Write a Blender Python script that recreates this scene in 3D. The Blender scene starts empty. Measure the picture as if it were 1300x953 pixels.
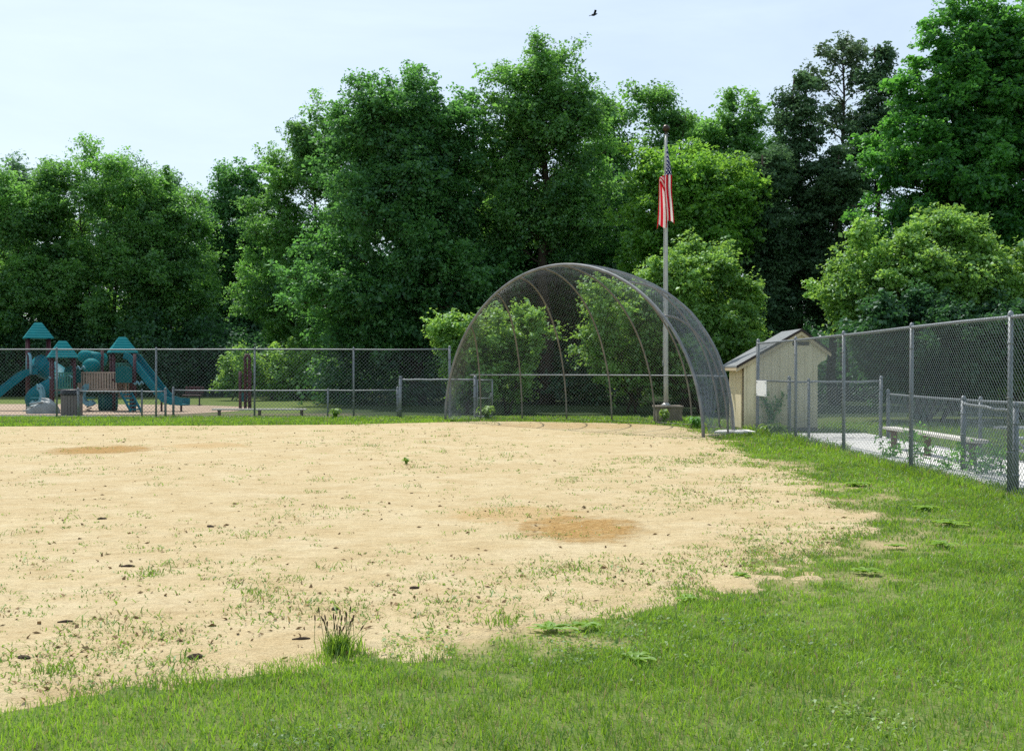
import bpy, math, random
import numpy as np
from mathutils import Vector, Matrix

random.seed(7)
rng = np.random.default_rng(11)
PI = math.pi
F, CX, HY, CAMH = 1350.0, 650.0, 470.0, 1.5      # survey of the photograph: focal length, centre, horizon, eye height
col = bpy.context.scene.collection


def at(px, py, Y):
    """world point seen at photo pixel (px, py) when it stands Y metres away"""
    return Vector(((px - CX) / F * Y, Y, CAMH + (HY - py) / F * Y))


def gx(px, Y):
    return (px - CX) / F * Y


# ------------------------------------------------------------------ materials
def new_mat(name):
    m = bpy.data.materials.new(name)
    m.use_nodes = True
    nt = m.node_tree
    nt.nodes.clear()
    out = nt.nodes.new('ShaderNodeOutputMaterial')
    return m, nt, out


def N(nt, kind, **kw):
    n = nt.nodes.new(kind)
    for k, v in kw.items():
        setattr(n, k, v)
    return n


def noise(nt, vec, scale, detail=4, rough=.55, dist=0.0):
    n = N(nt, 'ShaderNodeTexNoise')
    n.inputs['Scale'].default_value = scale
    n.inputs['Detail'].default_value = detail
    n.inputs['Roughness'].default_value = rough
    n.inputs['Distortion'].default_value = dist
    nt.links.new(vec, n.inputs['Vector'])
    return n.outputs['Fac']


def ramp(nt, fac, stops):
    r = N(nt, 'ShaderNodeValToRGB')
    cr = r.color_ramp
    while len(cr.elements) > 1:
        cr.elements.remove(cr.elements[-1])
    cr.elements[0].position = stops[0][0]
    cr.elements[0].color = (*stops[0][1], 1)
    for p, c in stops[1:]:
        e = cr.elements.new(p)
        e.color = (*c, 1)
    nt.links.new(fac, r.inputs['Fac'])
    return r.outputs['Color']


def mixc(nt, fac, a, b, mode='MIX'):
    m = N(nt, 'ShaderNodeMix', data_type='RGBA', blend_type=mode)
    for s, v in ((0, fac), (6, a), (7, b)):
        if isinstance(v, (int, float)):
            m.inputs[s].default_value = v
        elif isinstance(v, tuple):
            m.inputs[s].default_value = (*v, 1)
        else:
            nt.links.new(v, m.inputs[s])
    return m.outputs[2]


def math_n(nt, op, a, b=None, clamp=False):
    m = N(nt, 'ShaderNodeMath', operation=op, use_clamp=clamp)
    for i, v in enumerate((a, b)):
        if v is None:
            continue
        if isinstance(v, (int, float)):
            m.inputs[i].default_value = v
        else:
            nt.links.new(v, m.inputs[i])
    return m.outputs[0]


def worldpos(nt):
    return N(nt, 'ShaderNodeNewGeometry').outputs['Position']


def principled(nt, out, colr, rough=.7, metal=0.0, spec=.5, bump=None, bstr=.3, bdist=.02):
    p = N(nt, 'ShaderNodeBsdfPrincipled')
    for k, v in (('Base Color', colr), ('Roughness', rough)):
        if isinstance(v, tuple):
            p.inputs[k].default_value = (*v, 1)
        elif isinstance(v, (int, float)):
            p.inputs[k].default_value = v
        else:
            nt.links.new(v, p.inputs[k])
    p.inputs['Metallic'].default_value = metal
    p.inputs['Specular IOR Level'].default_value = spec
    if bump is not None:
        b = N(nt, 'ShaderNodeBump')
        b.inputs['Strength'].default_value = bstr
        b.inputs['Distance'].default_value = bdist
        nt.links.new(bump, b.inputs['Height'])
        nt.links.new(b.outputs['Normal'], p.inputs['Normal'])
    nt.links.new(p.outputs['BSDF'], out.inputs['Surface'])
    return p


def simple(name, c, rough=.6, metal=0.0, var=.25, scale=6.0, spec=.4, bump=.0):
    """a painted / weathered surface: base colour broken up by two noises"""
    m, nt, out = new_mat(name)
    wp = worldpos(nt)
    n1 = noise(nt, wp, scale, 5)
    n2 = noise(nt, wp, scale * 7, 3)
    f = math_n(nt, 'ADD', math_n(nt, 'MULTIPLY', n1, .65), math_n(nt, 'MULTIPLY', n2, .35))
    lo = tuple(x * (1 - var) for x in c)
    hi = tuple(min(1, x * (1 + var)) for x in c)
    cc = ramp(nt, f, [(.3, lo), (.7, hi)])
    principled(nt, out, cc, rough, metal, spec, n2 if bump else None, bump, .01)
    return m


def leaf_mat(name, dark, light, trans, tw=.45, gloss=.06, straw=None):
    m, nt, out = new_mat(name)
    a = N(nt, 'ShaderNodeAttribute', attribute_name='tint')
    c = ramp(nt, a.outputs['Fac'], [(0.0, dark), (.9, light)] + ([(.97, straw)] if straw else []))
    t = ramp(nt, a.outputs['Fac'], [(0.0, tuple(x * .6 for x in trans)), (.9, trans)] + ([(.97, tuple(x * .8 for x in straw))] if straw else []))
    d = N(nt, 'ShaderNodeBsdfDiffuse')
    tr = N(nt, 'ShaderNodeBsdfTranslucent')
    g = N(nt, 'ShaderNodeBsdfGlossy')
    g.inputs['Roughness'].default_value = .5
    g.inputs['Color'].default_value = (.8, .9, .9, 1)
    nt.links.new(c, d.inputs['Color'])
    nt.links.new(t, tr.inputs['Color'])
    m1 = N(nt, 'ShaderNodeMixShader')
    m1.inputs[0].default_value = tw
    nt.links.new(d.outputs[0], m1.inputs[1])
    nt.links.new(tr.outputs[0], m1.inputs[2])
    m2 = N(nt, 'ShaderNodeMixShader')
    m2.inputs[0].default_value = gloss
    nt.links.new(m1.outputs[0], m2.inputs[1])
    nt.links.new(g.outputs[0], m2.inputs[2])
    nt.links.new(m2.outputs[0], out.inputs['Surface'])
    return m


M = {}
M['steel'] = simple('galvanised_steel', (.215, .235, .255), .5, .35, .25, 9)
M['wire'] = simple('galvanised_wire', (.20, .235, .265), .45, .35, .25, 14)
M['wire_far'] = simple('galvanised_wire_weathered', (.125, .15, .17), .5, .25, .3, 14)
M['wire_net'] = simple('backstop_wire', (.20, .225, .25), .45, .3, .3, 14)
M['old_steel'] = simple('weathered_steel_pipe', (.19, .18, .165), .6, .25, .35, 5)
M['arch'] = simple('worn_steel_arch', (.20, .21, .22), .65, .2, .3, 4)
M['pole'] = simple('aluminium_pole', (.46, .46, .44), .45, .3, .15, 4)
M['dark_metal'] = simple('dark_bronze', (.05, .035, .025), .35, .5, .3, 20)
M['teal'] = simple('teal_plastic', (.003, .175, .195), .7, 0, .2, 3, .08)
M['teal_dark'] = simple('dark_teal_plastic', (.006, .10, .105), .7, 0, .2, 3, .1)
M['blue'] = simple('blue_plastic', (.004, .145, .185), .6, 0, .2, 3, .12)
M['pale_blue'] = simple('pale_blue_plastic', (.15, .34, .42), .45, 0, .2, 5, .5)
M['maroon'] = simple('maroon_paint', (.052, .005, .013), .6, 0, .25, 8, .5)
M['green_panel'] = simple('green_plastic', (.03, .17, .13), .5, 0, .2, 5)
M['tan'] = simple('tan_plastic', (.40, .30, .24), .6, 0, .2, 6)
M['grey_plastic'] = simple('grey_moulded_plastic', (.26, .29, .29), .6, 0, .25, 4)
M['bin_slat'] = simple('brown_grey_slats', (.17, .145, .13), .8, 0, .3, 10)
M['black'] = simple('black_plastic', (.015, .016, .02), .5, 0, .3, 10)
M['concrete'] = simple('concrete', (.62, .61, .58), .9, 0, .16, 3, .2, .3)
M['old_concrete'] = simple('old_stained_concrete', (.20, .175, .145), .95, 0, .35, 6, .2, .5)
M['bark'] = simple('bark', (.055, .043, .033), .95, 0, .45, 5, .1, .9)
M['plank'] = simple('weathered_plank', (.58, .555, .50), .85, 0, .22, 8, .2, .3)
M['alu'] = simple('aluminium_plank', (.55, .56, .57), .4, .4, .12, 6)
M['bench_leg'] = simple('brown_bench_leg', (.14, .10, .075), .8, 0, .3, 8)
M['trim'] = simple('dark_brown_trim', (.035, .025, .022), .7, 0, .3, 10)
M['fascia'] = simple('cream_fascia', (.50, .42, .28), .75, 0, .15, 6)
M['white'] = simple('white_board', (.78, .80, .80), .5, 0, .06, 5)
M['wood_chip'] = simple('dark_wood_chip', (.062, .046, .034), .95, 0, .5, 30, .1, .6)
M['seed'] = simple('brown_seed_head', (.10, .06, .035), .9, 0, .3, 40)
M['bird'] = simple('dark_feathers', (.02, .022, .03), .7, 0, .3, 20)
M['flower'] = simple('orange_spot', (.5, .16, .02), .7, 0, .2, 20)

M['leaf_mid'] = leaf_mat('leaves_mid_green', (0.047, 0.146, 0.053), (0.154, 0.327, 0.093), (0.293, 0.640, 0.104), .5, .04)
M['leaf_dark'] = leaf_mat('leaves_dark_green', (0.035, 0.125, 0.052), (0.109, 0.271, 0.084), (0.205, 0.514, 0.093), .48, .035)
M['leaf_lime'] = leaf_mat('leaves_lime_green', (0.070, 0.209, 0.037), (0.174, 0.389, 0.063), (0.359, 0.700, 0.073), .54, .04)
M['leaf_maple'] = leaf_mat('leaves_maple_green', (0.026, 0.122, 0.039), (0.095, 0.278, 0.064), (0.220, 0.612, 0.075), .48, .035)
M['leaf_bright'] = leaf_mat('leaves_fresh_green', (0.088, 0.229, 0.053), (0.227, 0.431, 0.099), (0.410, 0.700, 0.104), .48, .05)
M['leaf_haze'] = leaf_mat('leaves_hazy_green', (0.095, 0.188, 0.122), (0.175, 0.320, 0.168), (0.234, 0.473, 0.174), .42, .06)  # distance haze mixed into the leaf colour, paler and bluer
M['leaf_wood'] = leaf_mat('leaves_deep_wood', (0.023, 0.077, 0.044), (0.059, 0.151, 0.065), (0.099, 0.269, 0.069), .4, .03)
M['needle'] = leaf_mat('cedar_needles', (.055, .125, .068), (.115, .21, .10), (.14, .28, .10), .38, .02)
M['needle_pine'] = leaf_mat('pine_needles', (0.095, 0.158, 0.103), (0.205, 0.286, 0.153), (0.191, 0.322, 0.128), .3, .06)
M['rosette'] = leaf_mat('broad_weed_leaves', (.13, .25, .03), (.24, .40, .05), (.42, .66, .06), .5, .04)
M['grass'] = leaf_mat('grass_blades', (.090, .195, .014), (.235, .375, .042), (.37, .62, .042), .45, .05, straw=(.42, .33, .17))
M['weed'] = leaf_mat('weed_leaves', (.080, .17, .020), (.21, .31, .045), (.30, .52, .045), .45, .04, straw=(.36, .27, .13))


def siding():
    m, nt, out = new_mat('cream_grooved_siding')
    wp = worldpos(nt)
    sx = N(nt, 'ShaderNodeSeparateXYZ')
    nt.links.new(wp, sx.inputs[0])
    s = math_n(nt, 'ADD', sx.outputs[0], sx.outputs[1])
    fr = math_n(nt, 'FRACT', math_n(nt, 'MULTIPLY', s, 4.9))
    groove = math_n(nt, 'LESS_THAN', fr, .07)
    n = noise(nt, wp, 3, 5)
    base = ramp(nt, n, [(.3, (.68, .60, .40)), (.7, (.77, .69, .49))])
    c = mixc(nt, groove, base, (.47, .40, .26))
    dm = N(nt, 'ShaderNodeMapRange')
    dm.inputs['From Min'].default_value = .55
    dm.inputs['From Max'].default_value = .0
    nt.links.new(math_n(nt, 'ADD', sx.outputs[2], math_n(nt, 'MULTIPLY', math_n(nt, 'SUBTRACT', noise(nt, wp, 6, 5, .7), .5), .9)), dm.inputs['Value'])
    c = mixc(nt, math_n(nt, 'MULTIPLY', dm.outputs[0], .45), c, (.20, .17, .10))
    mp = N(nt, 'ShaderNodeMapping')
    mp.inputs['Scale'].default_value = (9, 9, .7)
    nt.links.new(wp, mp.inputs['Vector'])
    c = mixc(nt, .35, c, ramp(nt, noise(nt, mp.outputs[0], 1.5, 5, .6), [(.35, (.46, .40, .27)), (.65, (.74, .67, .49))]))
    h = math_n(nt, 'SUBTRACT', 1.0, groove)
    principled(nt, out, c, .75, 0, .3, h, .5, .006)
    return m


def shingles(name, base, scale=7.0):
    m, nt, out = new_mat(name)
    wp = worldpos(nt)
    sx = N(nt, 'ShaderNodeSeparateXYZ')
    nt.links.new(wp, sx.inputs[0])
    cx = N(nt, 'ShaderNodeCombineXYZ')
    nt.links.new(sx.outputs[1], cx.inputs[0])
    nt.links.new(sx.outputs[0], cx.inputs[1])
    b = N(nt, 'ShaderNodeTexBrick')
    nt.links.new(cx.outputs[0], b.inputs['Vector'])
    b.inputs['Scale'].default_value = scale
    b.inputs['Color1'].default_value = (*base, 1)
    b.inputs['Color2'].default_value = (*[x * .7 for x in base], 1)
    b.inputs['Mortar'].default_value = (*[x * .35 for x in base], 1)
    b.inputs['Mortar Size'].default_value = .03
    n = noise(nt, wp, 40, 3)
    c = mixc(nt, .4, b.outputs['Color'], ramp(nt, n, [(.3, (.1, .1, .1)), (.7, tuple(min(1, x * 1.6) for x in base))]), 'MIX')
    principled(nt, out, c, .9, 0, .2, b.outputs['Fac'], -.4, .01)
    return m


def ellipse_mask(nt, sx, x0, y0, rx, ry, wob):
    """soft 0..1 mask of an ellipse on the ground, its rim broken by wob"""
    dx = math_n(nt, 'DIVIDE', math_n(nt, 'SUBTRACT', sx.outputs[0], x0), rx)
    dy = math_n(nt, 'DIVIDE', math_n(nt, 'SUBTRACT', sx.outputs[1], y0), ry)
    r = math_n(nt, 'ADD', math_n(nt, 'MULTIPLY', dx, dx), math_n(nt, 'MULTIPLY', dy, dy))
    r = math_n(nt, 'ADD', r, math_n(nt, 'MULTIPLY', math_n(nt, 'SUBTRACT', wob, .5), 3.0))
    mr = N(nt, 'ShaderNodeMapRange', interpolation_type='SMOOTHSTEP')
    mr.inputs['From Min'].default_value = 1.25
    mr.inputs['From Max'].default_value = .25
    nt.links.new(r, mr.inputs['Value'])
    return mr.outputs[0]


def sand_mat():
    m, nt, out = new_mat('infield_sand')
    wp = worldpos(nt)
    sx = N(nt, 'ShaderNodeSeparateXYZ')
    nt.links.new(wp, sx.inputs[0])
    big = noise(nt, wp, .35, 6, .6)
    mid = noise(nt, wp, 2.2, 6, .62)
    fine = noise(nt, wp, 28, 4, .65)
    grit = noise(nt, wp, 190, 2, .6)
    # streaks raked / washed along x
    mp = N(nt, 'ShaderNodeMapping')
    mp.inputs['Scale'].default_value = (1.0, 2.6, 1.0)
    nt.links.new(wp, mp.inputs['Vector'])
    streak = noise(nt, mp.outputs[0], 1.3, 7, .7, .6)
    c = ramp(nt, big, [(.3, (.50, .365, .215)), (.7, (.59, .455, .29))])
    c = mixc(nt, .55, c, ramp(nt, mid, [(.28, (.45, .31, .165)), (.5, (.56, .42, .26)), (.75, (.66, .53, .36))]))
    tan = ramp(nt, streak, [(.60, (0, 0, 0)), (.76, (1, 1, 1))])
    c = mixc(nt, math_n(nt, 'MULTIPLY', tan, .5), c, (.38, .23, .105))
    pale = ramp(nt, noise(nt, wp, .9, 6, .68, .3), [(.5, (0, 0, 0)), (.68, (1, 1, 1))])
    c = mixc(nt, math_n(nt, 'MULTIPLY', pale, .4), c, (.68, .56, .41))
    dk = ramp(nt, fine, [(.70, (0, 0, 0)), (.80, (1, 1, 1))])
    c = mixc(nt, math_n(nt, 'MULTIPLY', dk, .42), c, (.26, .17, .085))
    g2 = noise(nt, wp, 75, 3, .7)
    c = mixc(nt, .85, c, ramp(nt, g2, [(.28, (.70, .68, .64)), (.5, (1, 1, 1)), (.74, (1.16, 1.17, 1.18))]), 'MULTIPLY')
    g3 = noise(nt, wp, 13, 5, .7)
    c = mixc(nt, .8, c, ramp(nt, g3, [(.28, (.80, .76, .70)), (.5, (1, 1, 1)), (.74, (1.09, 1.09, 1.09))]), 'MULTIPLY')
    gr = ramp(nt, grit, [(.30, (.66, .68, .68)), (.70, (1.05, 1.08, 1.08))])
    c = mixc(nt, .8, c, gr, 'MULTIPLY')
    wob = noise(nt, wp, 3.2, 6, .7)
    e1 = ellipse_mask(nt, sx, .66, 10.0, .62, .85, wob)
    e1b = ellipse_mask(nt, sx, .05, 10.9, .75, .7, wob)
    e2 = ellipse_mask(nt, sx, -7.7, 19.9, .95, 1.15, wob)
    e2b = ellipse_mask(nt, sx, -6.0, 21.0, .9, .8, wob)
    e3 = ellipse_mask(nt, sx, 1.6, 28.4, 2.6, 1.6, wob)
    for e, k in ((e1, 1.0), (e1b, .5), (e2, 1.0), (e2b, .45), (e3, .36)):
        c = mixc(nt, math_n(nt, 'MULTIPLY', e, k), c, ramp(nt, fine, [(.3, (.27, .145, .05)), (.5, (.40, .235, .09)), (.72, (.52, .355, .17))]))
    h = math_n(nt, 'ADD', math_n(nt, 'MULTIPLY', mid, .5), math_n(nt, 'MULTIPLY', fine, .45))
    h = math_n(nt, 'ADD', h, math_n(nt, 'MULTIPLY', g2, .28))
    c = mixc(nt, 1.0, c, (1.02, 1.06, .99), 'MULTIPLY')
    vo = N(nt, 'ShaderNodeTexVoronoi', feature='SMOOTH_F1')
    vo.inputs['Scale'].default_value = 3.3
    vo.inputs['Randomness'].default_value = 1.0
    nt.links.new(mp.outputs[0], vo.inputs['Vector'])
    h = math_n(nt, 'ADD', h, math_n(nt, 'MULTIPLY', vo.outputs['Distance'], .55))
    clods = math_n(nt, 'MULTIPLY', math_n(nt, 'ADD', e1, e2), math_n(nt, 'MULTIPLY', noise(nt, wp, 16, 4, .7), 1.6))
    h = math_n(nt, 'ADD', h, clods)
    principled(nt, out, c, .95, 0, .12, h, .9, .04)
    return m


def ground_mat():
    m, nt, out = new_mat('turf_soil')
    wp = worldpos(nt)
    sx = N(nt, 'ShaderNodeSeparateXYZ')
    nt.links.new(wp, sx.inputs[0])
    n1 = noise(nt, wp, .8, 6, .6)
    n2 = noise(nt, wp, 9, 5, .7)
    n3 = noise(nt, wp, 45, 3, .7)
    c = ramp(nt, n1, [(.3, (.075, .13, .024)), (.7, (.12, .185, .038))])
    c = mixc(nt, .5, c, ramp(nt, n2, [(.3, (.045, .085, .016)), (.7, (.15, .22, .05))]))
    thatch = ramp(nt, n3, [(.50, (0, 0, 0)), (.66, (1, 1, 1))])
    c = mixc(nt, math_n(nt, 'MULTIPLY', thatch, .5), c, (.26, .21, .11))
    at_ = N(nt, 'ShaderNodeAttribute', attribute_name='soil')
    so = math_n(nt, 'ADD', at_.outputs['Fac'], math_n(nt, 'MULTIPLY', math_n(nt, 'SUBTRACT', n2, .5), .9), True)
    dry = ramp(nt, n3, [(.3, (.30, .215, .115)), (.55, (.46, .35, .205)), (.75, (.56, .44, .28))])
    c = mixc(nt, so, c, dry)
    # trodden earth beyond the far fence, and tree shade painted in to its right
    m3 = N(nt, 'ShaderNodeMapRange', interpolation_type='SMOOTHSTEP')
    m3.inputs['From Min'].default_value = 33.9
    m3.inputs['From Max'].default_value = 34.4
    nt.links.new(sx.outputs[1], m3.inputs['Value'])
    m4 = N(nt, 'ShaderNodeMapRange', interpolation_type='SMOOTHSTEP')
    m4.inputs['From Min'].default_value = 38
    m4.inputs['From Max'].default_value = 36
    nt.links.new(sx.outputs[1], m4.inputs['Value'])
    m5 = N(nt, 'ShaderNodeMapRange', interpolation_type='SMOOTHSTEP')
    m5.inputs['From Min'].default_value = -4.5
    m5.inputs['From Max'].default_value = -6
    nt.links.new(sx.outputs[0], m5.inputs['Value'])
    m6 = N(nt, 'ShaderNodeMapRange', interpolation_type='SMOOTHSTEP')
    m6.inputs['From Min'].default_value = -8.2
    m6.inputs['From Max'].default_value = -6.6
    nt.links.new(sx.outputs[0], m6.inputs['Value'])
    c = mixc(nt, math_n(nt, 'MULTIPLY', m3.outputs[0], m6.outputs[0]), c, mixc(nt, n2, (.022, .045, .016), (.05, .075, .028)))  # ground colour darkened here to stand for the shade under the trees
    ea = math_n(nt, 'MULTIPLY', math_n(nt, 'MULTIPLY', m3.outputs[0], m4.outputs[0]), m5.outputs[0])
    c = mixc(nt, math_n(nt, 'MULTIPLY', ea, .8), c, mixc(nt, n2, (.09, .08, .055), (.20, .17, .12)))
    # leaf litter under the wood
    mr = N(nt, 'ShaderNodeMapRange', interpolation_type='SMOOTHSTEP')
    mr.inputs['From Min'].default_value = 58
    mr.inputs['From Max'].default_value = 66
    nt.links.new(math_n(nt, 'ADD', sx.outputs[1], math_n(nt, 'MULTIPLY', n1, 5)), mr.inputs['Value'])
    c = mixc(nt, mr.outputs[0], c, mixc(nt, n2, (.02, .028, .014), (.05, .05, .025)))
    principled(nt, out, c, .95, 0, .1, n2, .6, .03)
    return m


def mulch_mat():
    m, nt, out = new_mat('playground_wood_mulch')
    wp = worldpos(nt)
    n1 = noise(nt, wp, 1.5, 5, .6)
    n2 = noise(nt, wp, 26, 4, .7)
    c = ramp(nt, n1, [(.3, (.36, .27, .20)), (.7, (.48, .37, .28))])
    c = mixc(nt, .5, c, ramp(nt, n2, [(.3, (.22, .16, .11)), (.7, (.55, .44, .34))]))
    principled(nt, out, c, .95, 0, .1, n2, .7, .03)
    return m


def flag_mat():
    m, nt, out = new_mat('flag_cloth')
    uv = N(nt, 'ShaderNodeUVMap')
    uv.uv_map = 'UVMap'
    sx = N(nt, 'ShaderNodeSeparateXYZ')
    nt.links.new(uv.outputs[0], sx.inputs[0])
    u, v = sx.outputs[0], sx.outputs[1]            # u along the fly 0..1, v down the hoist 0..1
    st = math_n(nt, 'FRACT', math_n(nt, 'MULTIPLY', v, 6.5))
    red = math_n(nt, 'LESS_THAN', st, .5)
    c = mixc(nt, red, (.85, .83, .80), (.66, .018, .035))
    inu = math_n(nt, 'LESS_THAN', u, .4)
    inv = math_n(nt, 'LESS_THAN', v, 7 / 13)
    can = math_n(nt, 'MULTIPLY', inu, inv)
    # stars: offset rows of dots
    uu = math_n(nt, 'MULTIPLY', u, 6 / .4)
    vv = math_n(nt, 'MULTIPLY', v, 5 / (7 / 13))

    def dots(du, dv):
        a = math_n(nt, 'SUBTRACT', math_n(nt, 'FRACT', math_n(nt, 'ADD', uu, du)), .5)
        b = math_n(nt, 'SUBTRACT', math_n(nt, 'FRACT', math_n(nt, 'ADD', vv, dv)), .5)
        r = math_n(nt, 'ADD', math_n(nt, 'MULTIPLY', a, a), math_n(nt, 'MULTIPLY', b, b))
        return math_n(nt, 'LESS_THAN', r, .045)
    star = math_n(nt, 'MAXIMUM', dots(0, 0), dots(.5, .5))
    cc = mixc(nt, star, (.022, .030, .15), (.8, .8, .82))
    c = mixc(nt, can, c, cc)
    d = N(nt, 'ShaderNodeBsdfDiffuse')
    t = N(nt, 'ShaderNodeBsdfTranslucent')
    nt.links.new(c, d.inputs[0])
    nt.links.new(c, t.inputs[0])
    mx = N(nt, 'ShaderNodeMixShader')
    mx.inputs[0].default_value = .48
    nt.links.new(d.outputs[0], mx.inputs[1])
    nt.links.new(t.outputs[0], mx.inputs[2])
    nt.links.new(mx.outputs[0], out.inputs['Surface'])
    return m


M['siding'] = siding()
M['shingle'] = shingles('grey_shingles', (.25, .27, .275))
M['sand'] = sand_mat()
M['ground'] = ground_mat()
M['mulch'] = mulch_mat()
M['asphalt'] = simple('grey_asphalt', (.17, .17, .17), .9, 0, .2, 8, .2, .4)
M['flag'] = flag_mat()

# ------------------------------------------------------------------ object helpers
ORG = {}


def tag(o, label=None, cat=None, group=None, kind=None):
    for k, v in (('label', label), ('category', cat), ('group', group), ('kind', kind)):
        if v:
            o[k] = v
    return o


def thing(name, label, cat, loc, group=None):
    o = bpy.data.objects.new(name, None)
    col.objects.link(o)
    o.empty_display_size = .2
    o.location = loc
    ORG[o] = Vector(loc)
    return tag(o, label, cat, group)


class MB:
    """collects boxes, tubes and sheets in WORLD coordinates"""

    def __init__(s):
        s.v, s.f = [], []

    def add(s, verts, faces):
        b = len(s.v)
        s.v += [tuple(p) for p in verts]
        s.f += [tuple(i + b for i in q) for q in faces]
        return s

    def box(s, c, size, rot=None):
        hx, hy, hz = (x / 2 for x in size)
        P = [Vector((x, y, z)) for z in (-hz, hz) for y in (-hy, hy) for x in (-hx, hx)]
        if rot is not None:
            if isinstance(rot, (int, float)):
                rot = Matrix.Rotation(rot, 3, 'Z')
            P = [rot @ p for p in P]
        c = Vector(c)
        return s.add([p + c for p in P], [(0, 2, 3, 1), (4, 5, 7, 6), (0, 1, 5, 4), (2, 6, 7, 3), (0, 4, 6, 2), (1, 3, 7, 5)])

    def tube(s, pts, r, n=8, cap=True):
        pts = [Vector(p) for p in pts]
        rs = r if isinstance(r, (list, tuple)) else [r] * len(pts)
        V, Fc = [], []
        up = None
        for i, p in enumerate(pts):
            d = (pts[min(i + 1, len(pts) - 1)] - pts[max(i - 1, 0)]).normalized()
            if up is None:
                up = Vector((0, 0, 1)) if abs(d.z) < .9 else Vector((1, 0, 0))
            a = d.cross(up)
            if a.length < 1e-5:
                a = d.cross(Vector((1, .3, 0)))
            a.normalize()
            b = a.cross(d).normalized()
            up = b
            for k in range(n):
                t = 2 * PI * k / n
                V.append(p + (a * math.cos(t) + b * math.sin(t)) * rs[i])
        for i in range(len(pts) - 1):
            for k in range(n):
                k2 = (k + 1) % n
                Fc.append((i * n + k, i * n + k2, (i + 1) * n + k2, (i + 1) * n + k))
        if cap:
            Fc.append(tuple(range(n))[::-1])
            Fc.append(tuple((len(pts) - 1) * n + k for k in range(n)))
        return s.add(V, Fc)

    def lathe(s, c, prof, n=24, rot=None):
        c = Vector(c)
        V, Fc = [], []
        for r, z in prof:
            for k in range(n):
                t = 2 * PI * k / n
                p = Vector((r * math.cos(t), r * math.sin(t), z))
                if rot is not None:
                    p = rot @ p
                V.append(p + c)
        for i in range(len(prof) - 1):
            for k in range(n):
                k2 = (k + 1) % n
                Fc.append((i * n + k, i * n + k2, (i + 1) * n + k2, (i + 1) * n + k))
        return s.add(V, Fc)

    def prism(s, poly, d):
        """poly: 3-D points of a planar outline, extruded along vector d"""
        n = len(poly)
        V = [Vector(p) for p in poly] + [Vector(p) + Vector(d) for p in poly]
        Fc = [tuple(range(n))[::-1], tuple(range(n, 2 * n))]
        Fc += [(i, (i + 1) % n, n + (i + 1) % n, n + i) for i in range(n)]
        return s.add(V, Fc)

    def sweep(s, pts, prof, side=None):
        """closed profile (lateral, up) swept along pts"""
        pts = [Vector(p) for p in pts]
        n = len(prof)
        V, Fc = [], []
        for i, p in enumerate(pts):
            d = (pts[min(i + 1, len(pts) - 1)] - pts[max(i - 1, 0)]).normalized()
            a = (Vector(side) if side else d.cross(Vector((0, 0, 1)))).normalized()
            b = a.cross(d).normalized()
            for x, z in prof:
                V.append(p + a * x + b * z)
        for i in range(len(pts) - 1):
            for k in range(n):
                k2 = (k + 1) % n
                Fc.append((i * n + k, i * n + k2, (i + 1) * n + k2, (i + 1) * n + k))
        Fc += [tuple(range(n))[::-1], tuple((len(pts) - 1) * n + k for k in range(n))]
        return s.add(V, Fc)

    def build(s, name, mat, parent=None, smooth=False, loc=None, bevel=0):
        o0 = ORG[parent] if parent is not None else Vector(loc or (0, 0, 0))
        me = bpy.data.meshes.new(name)
        me.from_pydata([tuple(Vector(p) - o0) for p in s.v], [], s.f)
        me.update()
        if smooth:
            me.polygons.foreach_set('use_smooth', [True] * len(me.polygons))
        me.materials.append(mat)
        o = bpy.data.objects.new(name, me)
        col.objects.link(o)
        if parent is not None:
            o.parent = parent
        else:
            o.location = o0
        ORG[o] = o0
        if bevel:
            b = o.modifiers.new('bevel', 'BEVEL')
            b.width = bevel
            b.segments = 2
            b.limit_method = 'ANGLE'
        return o


def np_mesh(name, V, Fq, mat, parent=None, tint=None, nside=4, smooth=False):
    """mesh from numpy arrays: V (n,3) world, Fq (m,nside)"""
    o0 = np.array(ORG[parent] if parent is not None else (0, 0, 0), dtype=np.float64)
    me = bpy.data.meshes.new(name)
    m = len(Fq)
    me.vertices.add(len(V))
    me.vertices.foreach_set('co', (V - o0).astype(np.float32).ravel())
    me.loops.add(m * nside)
    me.loops.foreach_set('vertex_index', Fq.astype(np.int32).ravel())
    me.polygons.add(m)
    me.polygons.foreach_set('loop_start', (np.arange(m) * nside).astype(np.int32))
    me.update(calc_edges=True)
    if smooth:
        me.polygons.foreach_set('use_smooth', np.ones(m, dtype=bool))
    if tint is not None:
        a = me.attributes.new('tint', 'FLOAT', 'FACE')
        a.data.foreach_set('value', np.clip(tint, 0, 1).astype(np.float32))
    me.materials.append(mat)
    o = bpy.data.objects.new(name, me)
    col.objects.link(o)
    if parent is not None:
        o.parent = parent
    ORG[o] = Vector(o0)
    return o


def unit(a):
    return a / np.maximum(np.linalg.norm(a, axis=1, keepdims=True), 1e-9)


def leaf_quads(C, nrm, axis, L, W):
    """diamond leaves folded a little along the midrib"""
    nrm = unit(nrm)
    ax = unit(axis - nrm * np.sum(axis * nrm, axis=1, keepdims=True))
    sd = np.cross(nrm, ax)
    L = L[:, None]
    W = W[:, None]
    base = C - ax * L * .5
    tip = C + ax * L * .5 - nrm * L * .12
    l = C + sd * W * .5 + nrm * W * .18
    r = C - sd * W * .5 + nrm * W * .18
    V = np.stack([base, r, tip, l], axis=1).reshape(-1, 3)
    Fq = np.arange(len(V)).reshape(-1, 4)
    return V, Fq


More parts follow.
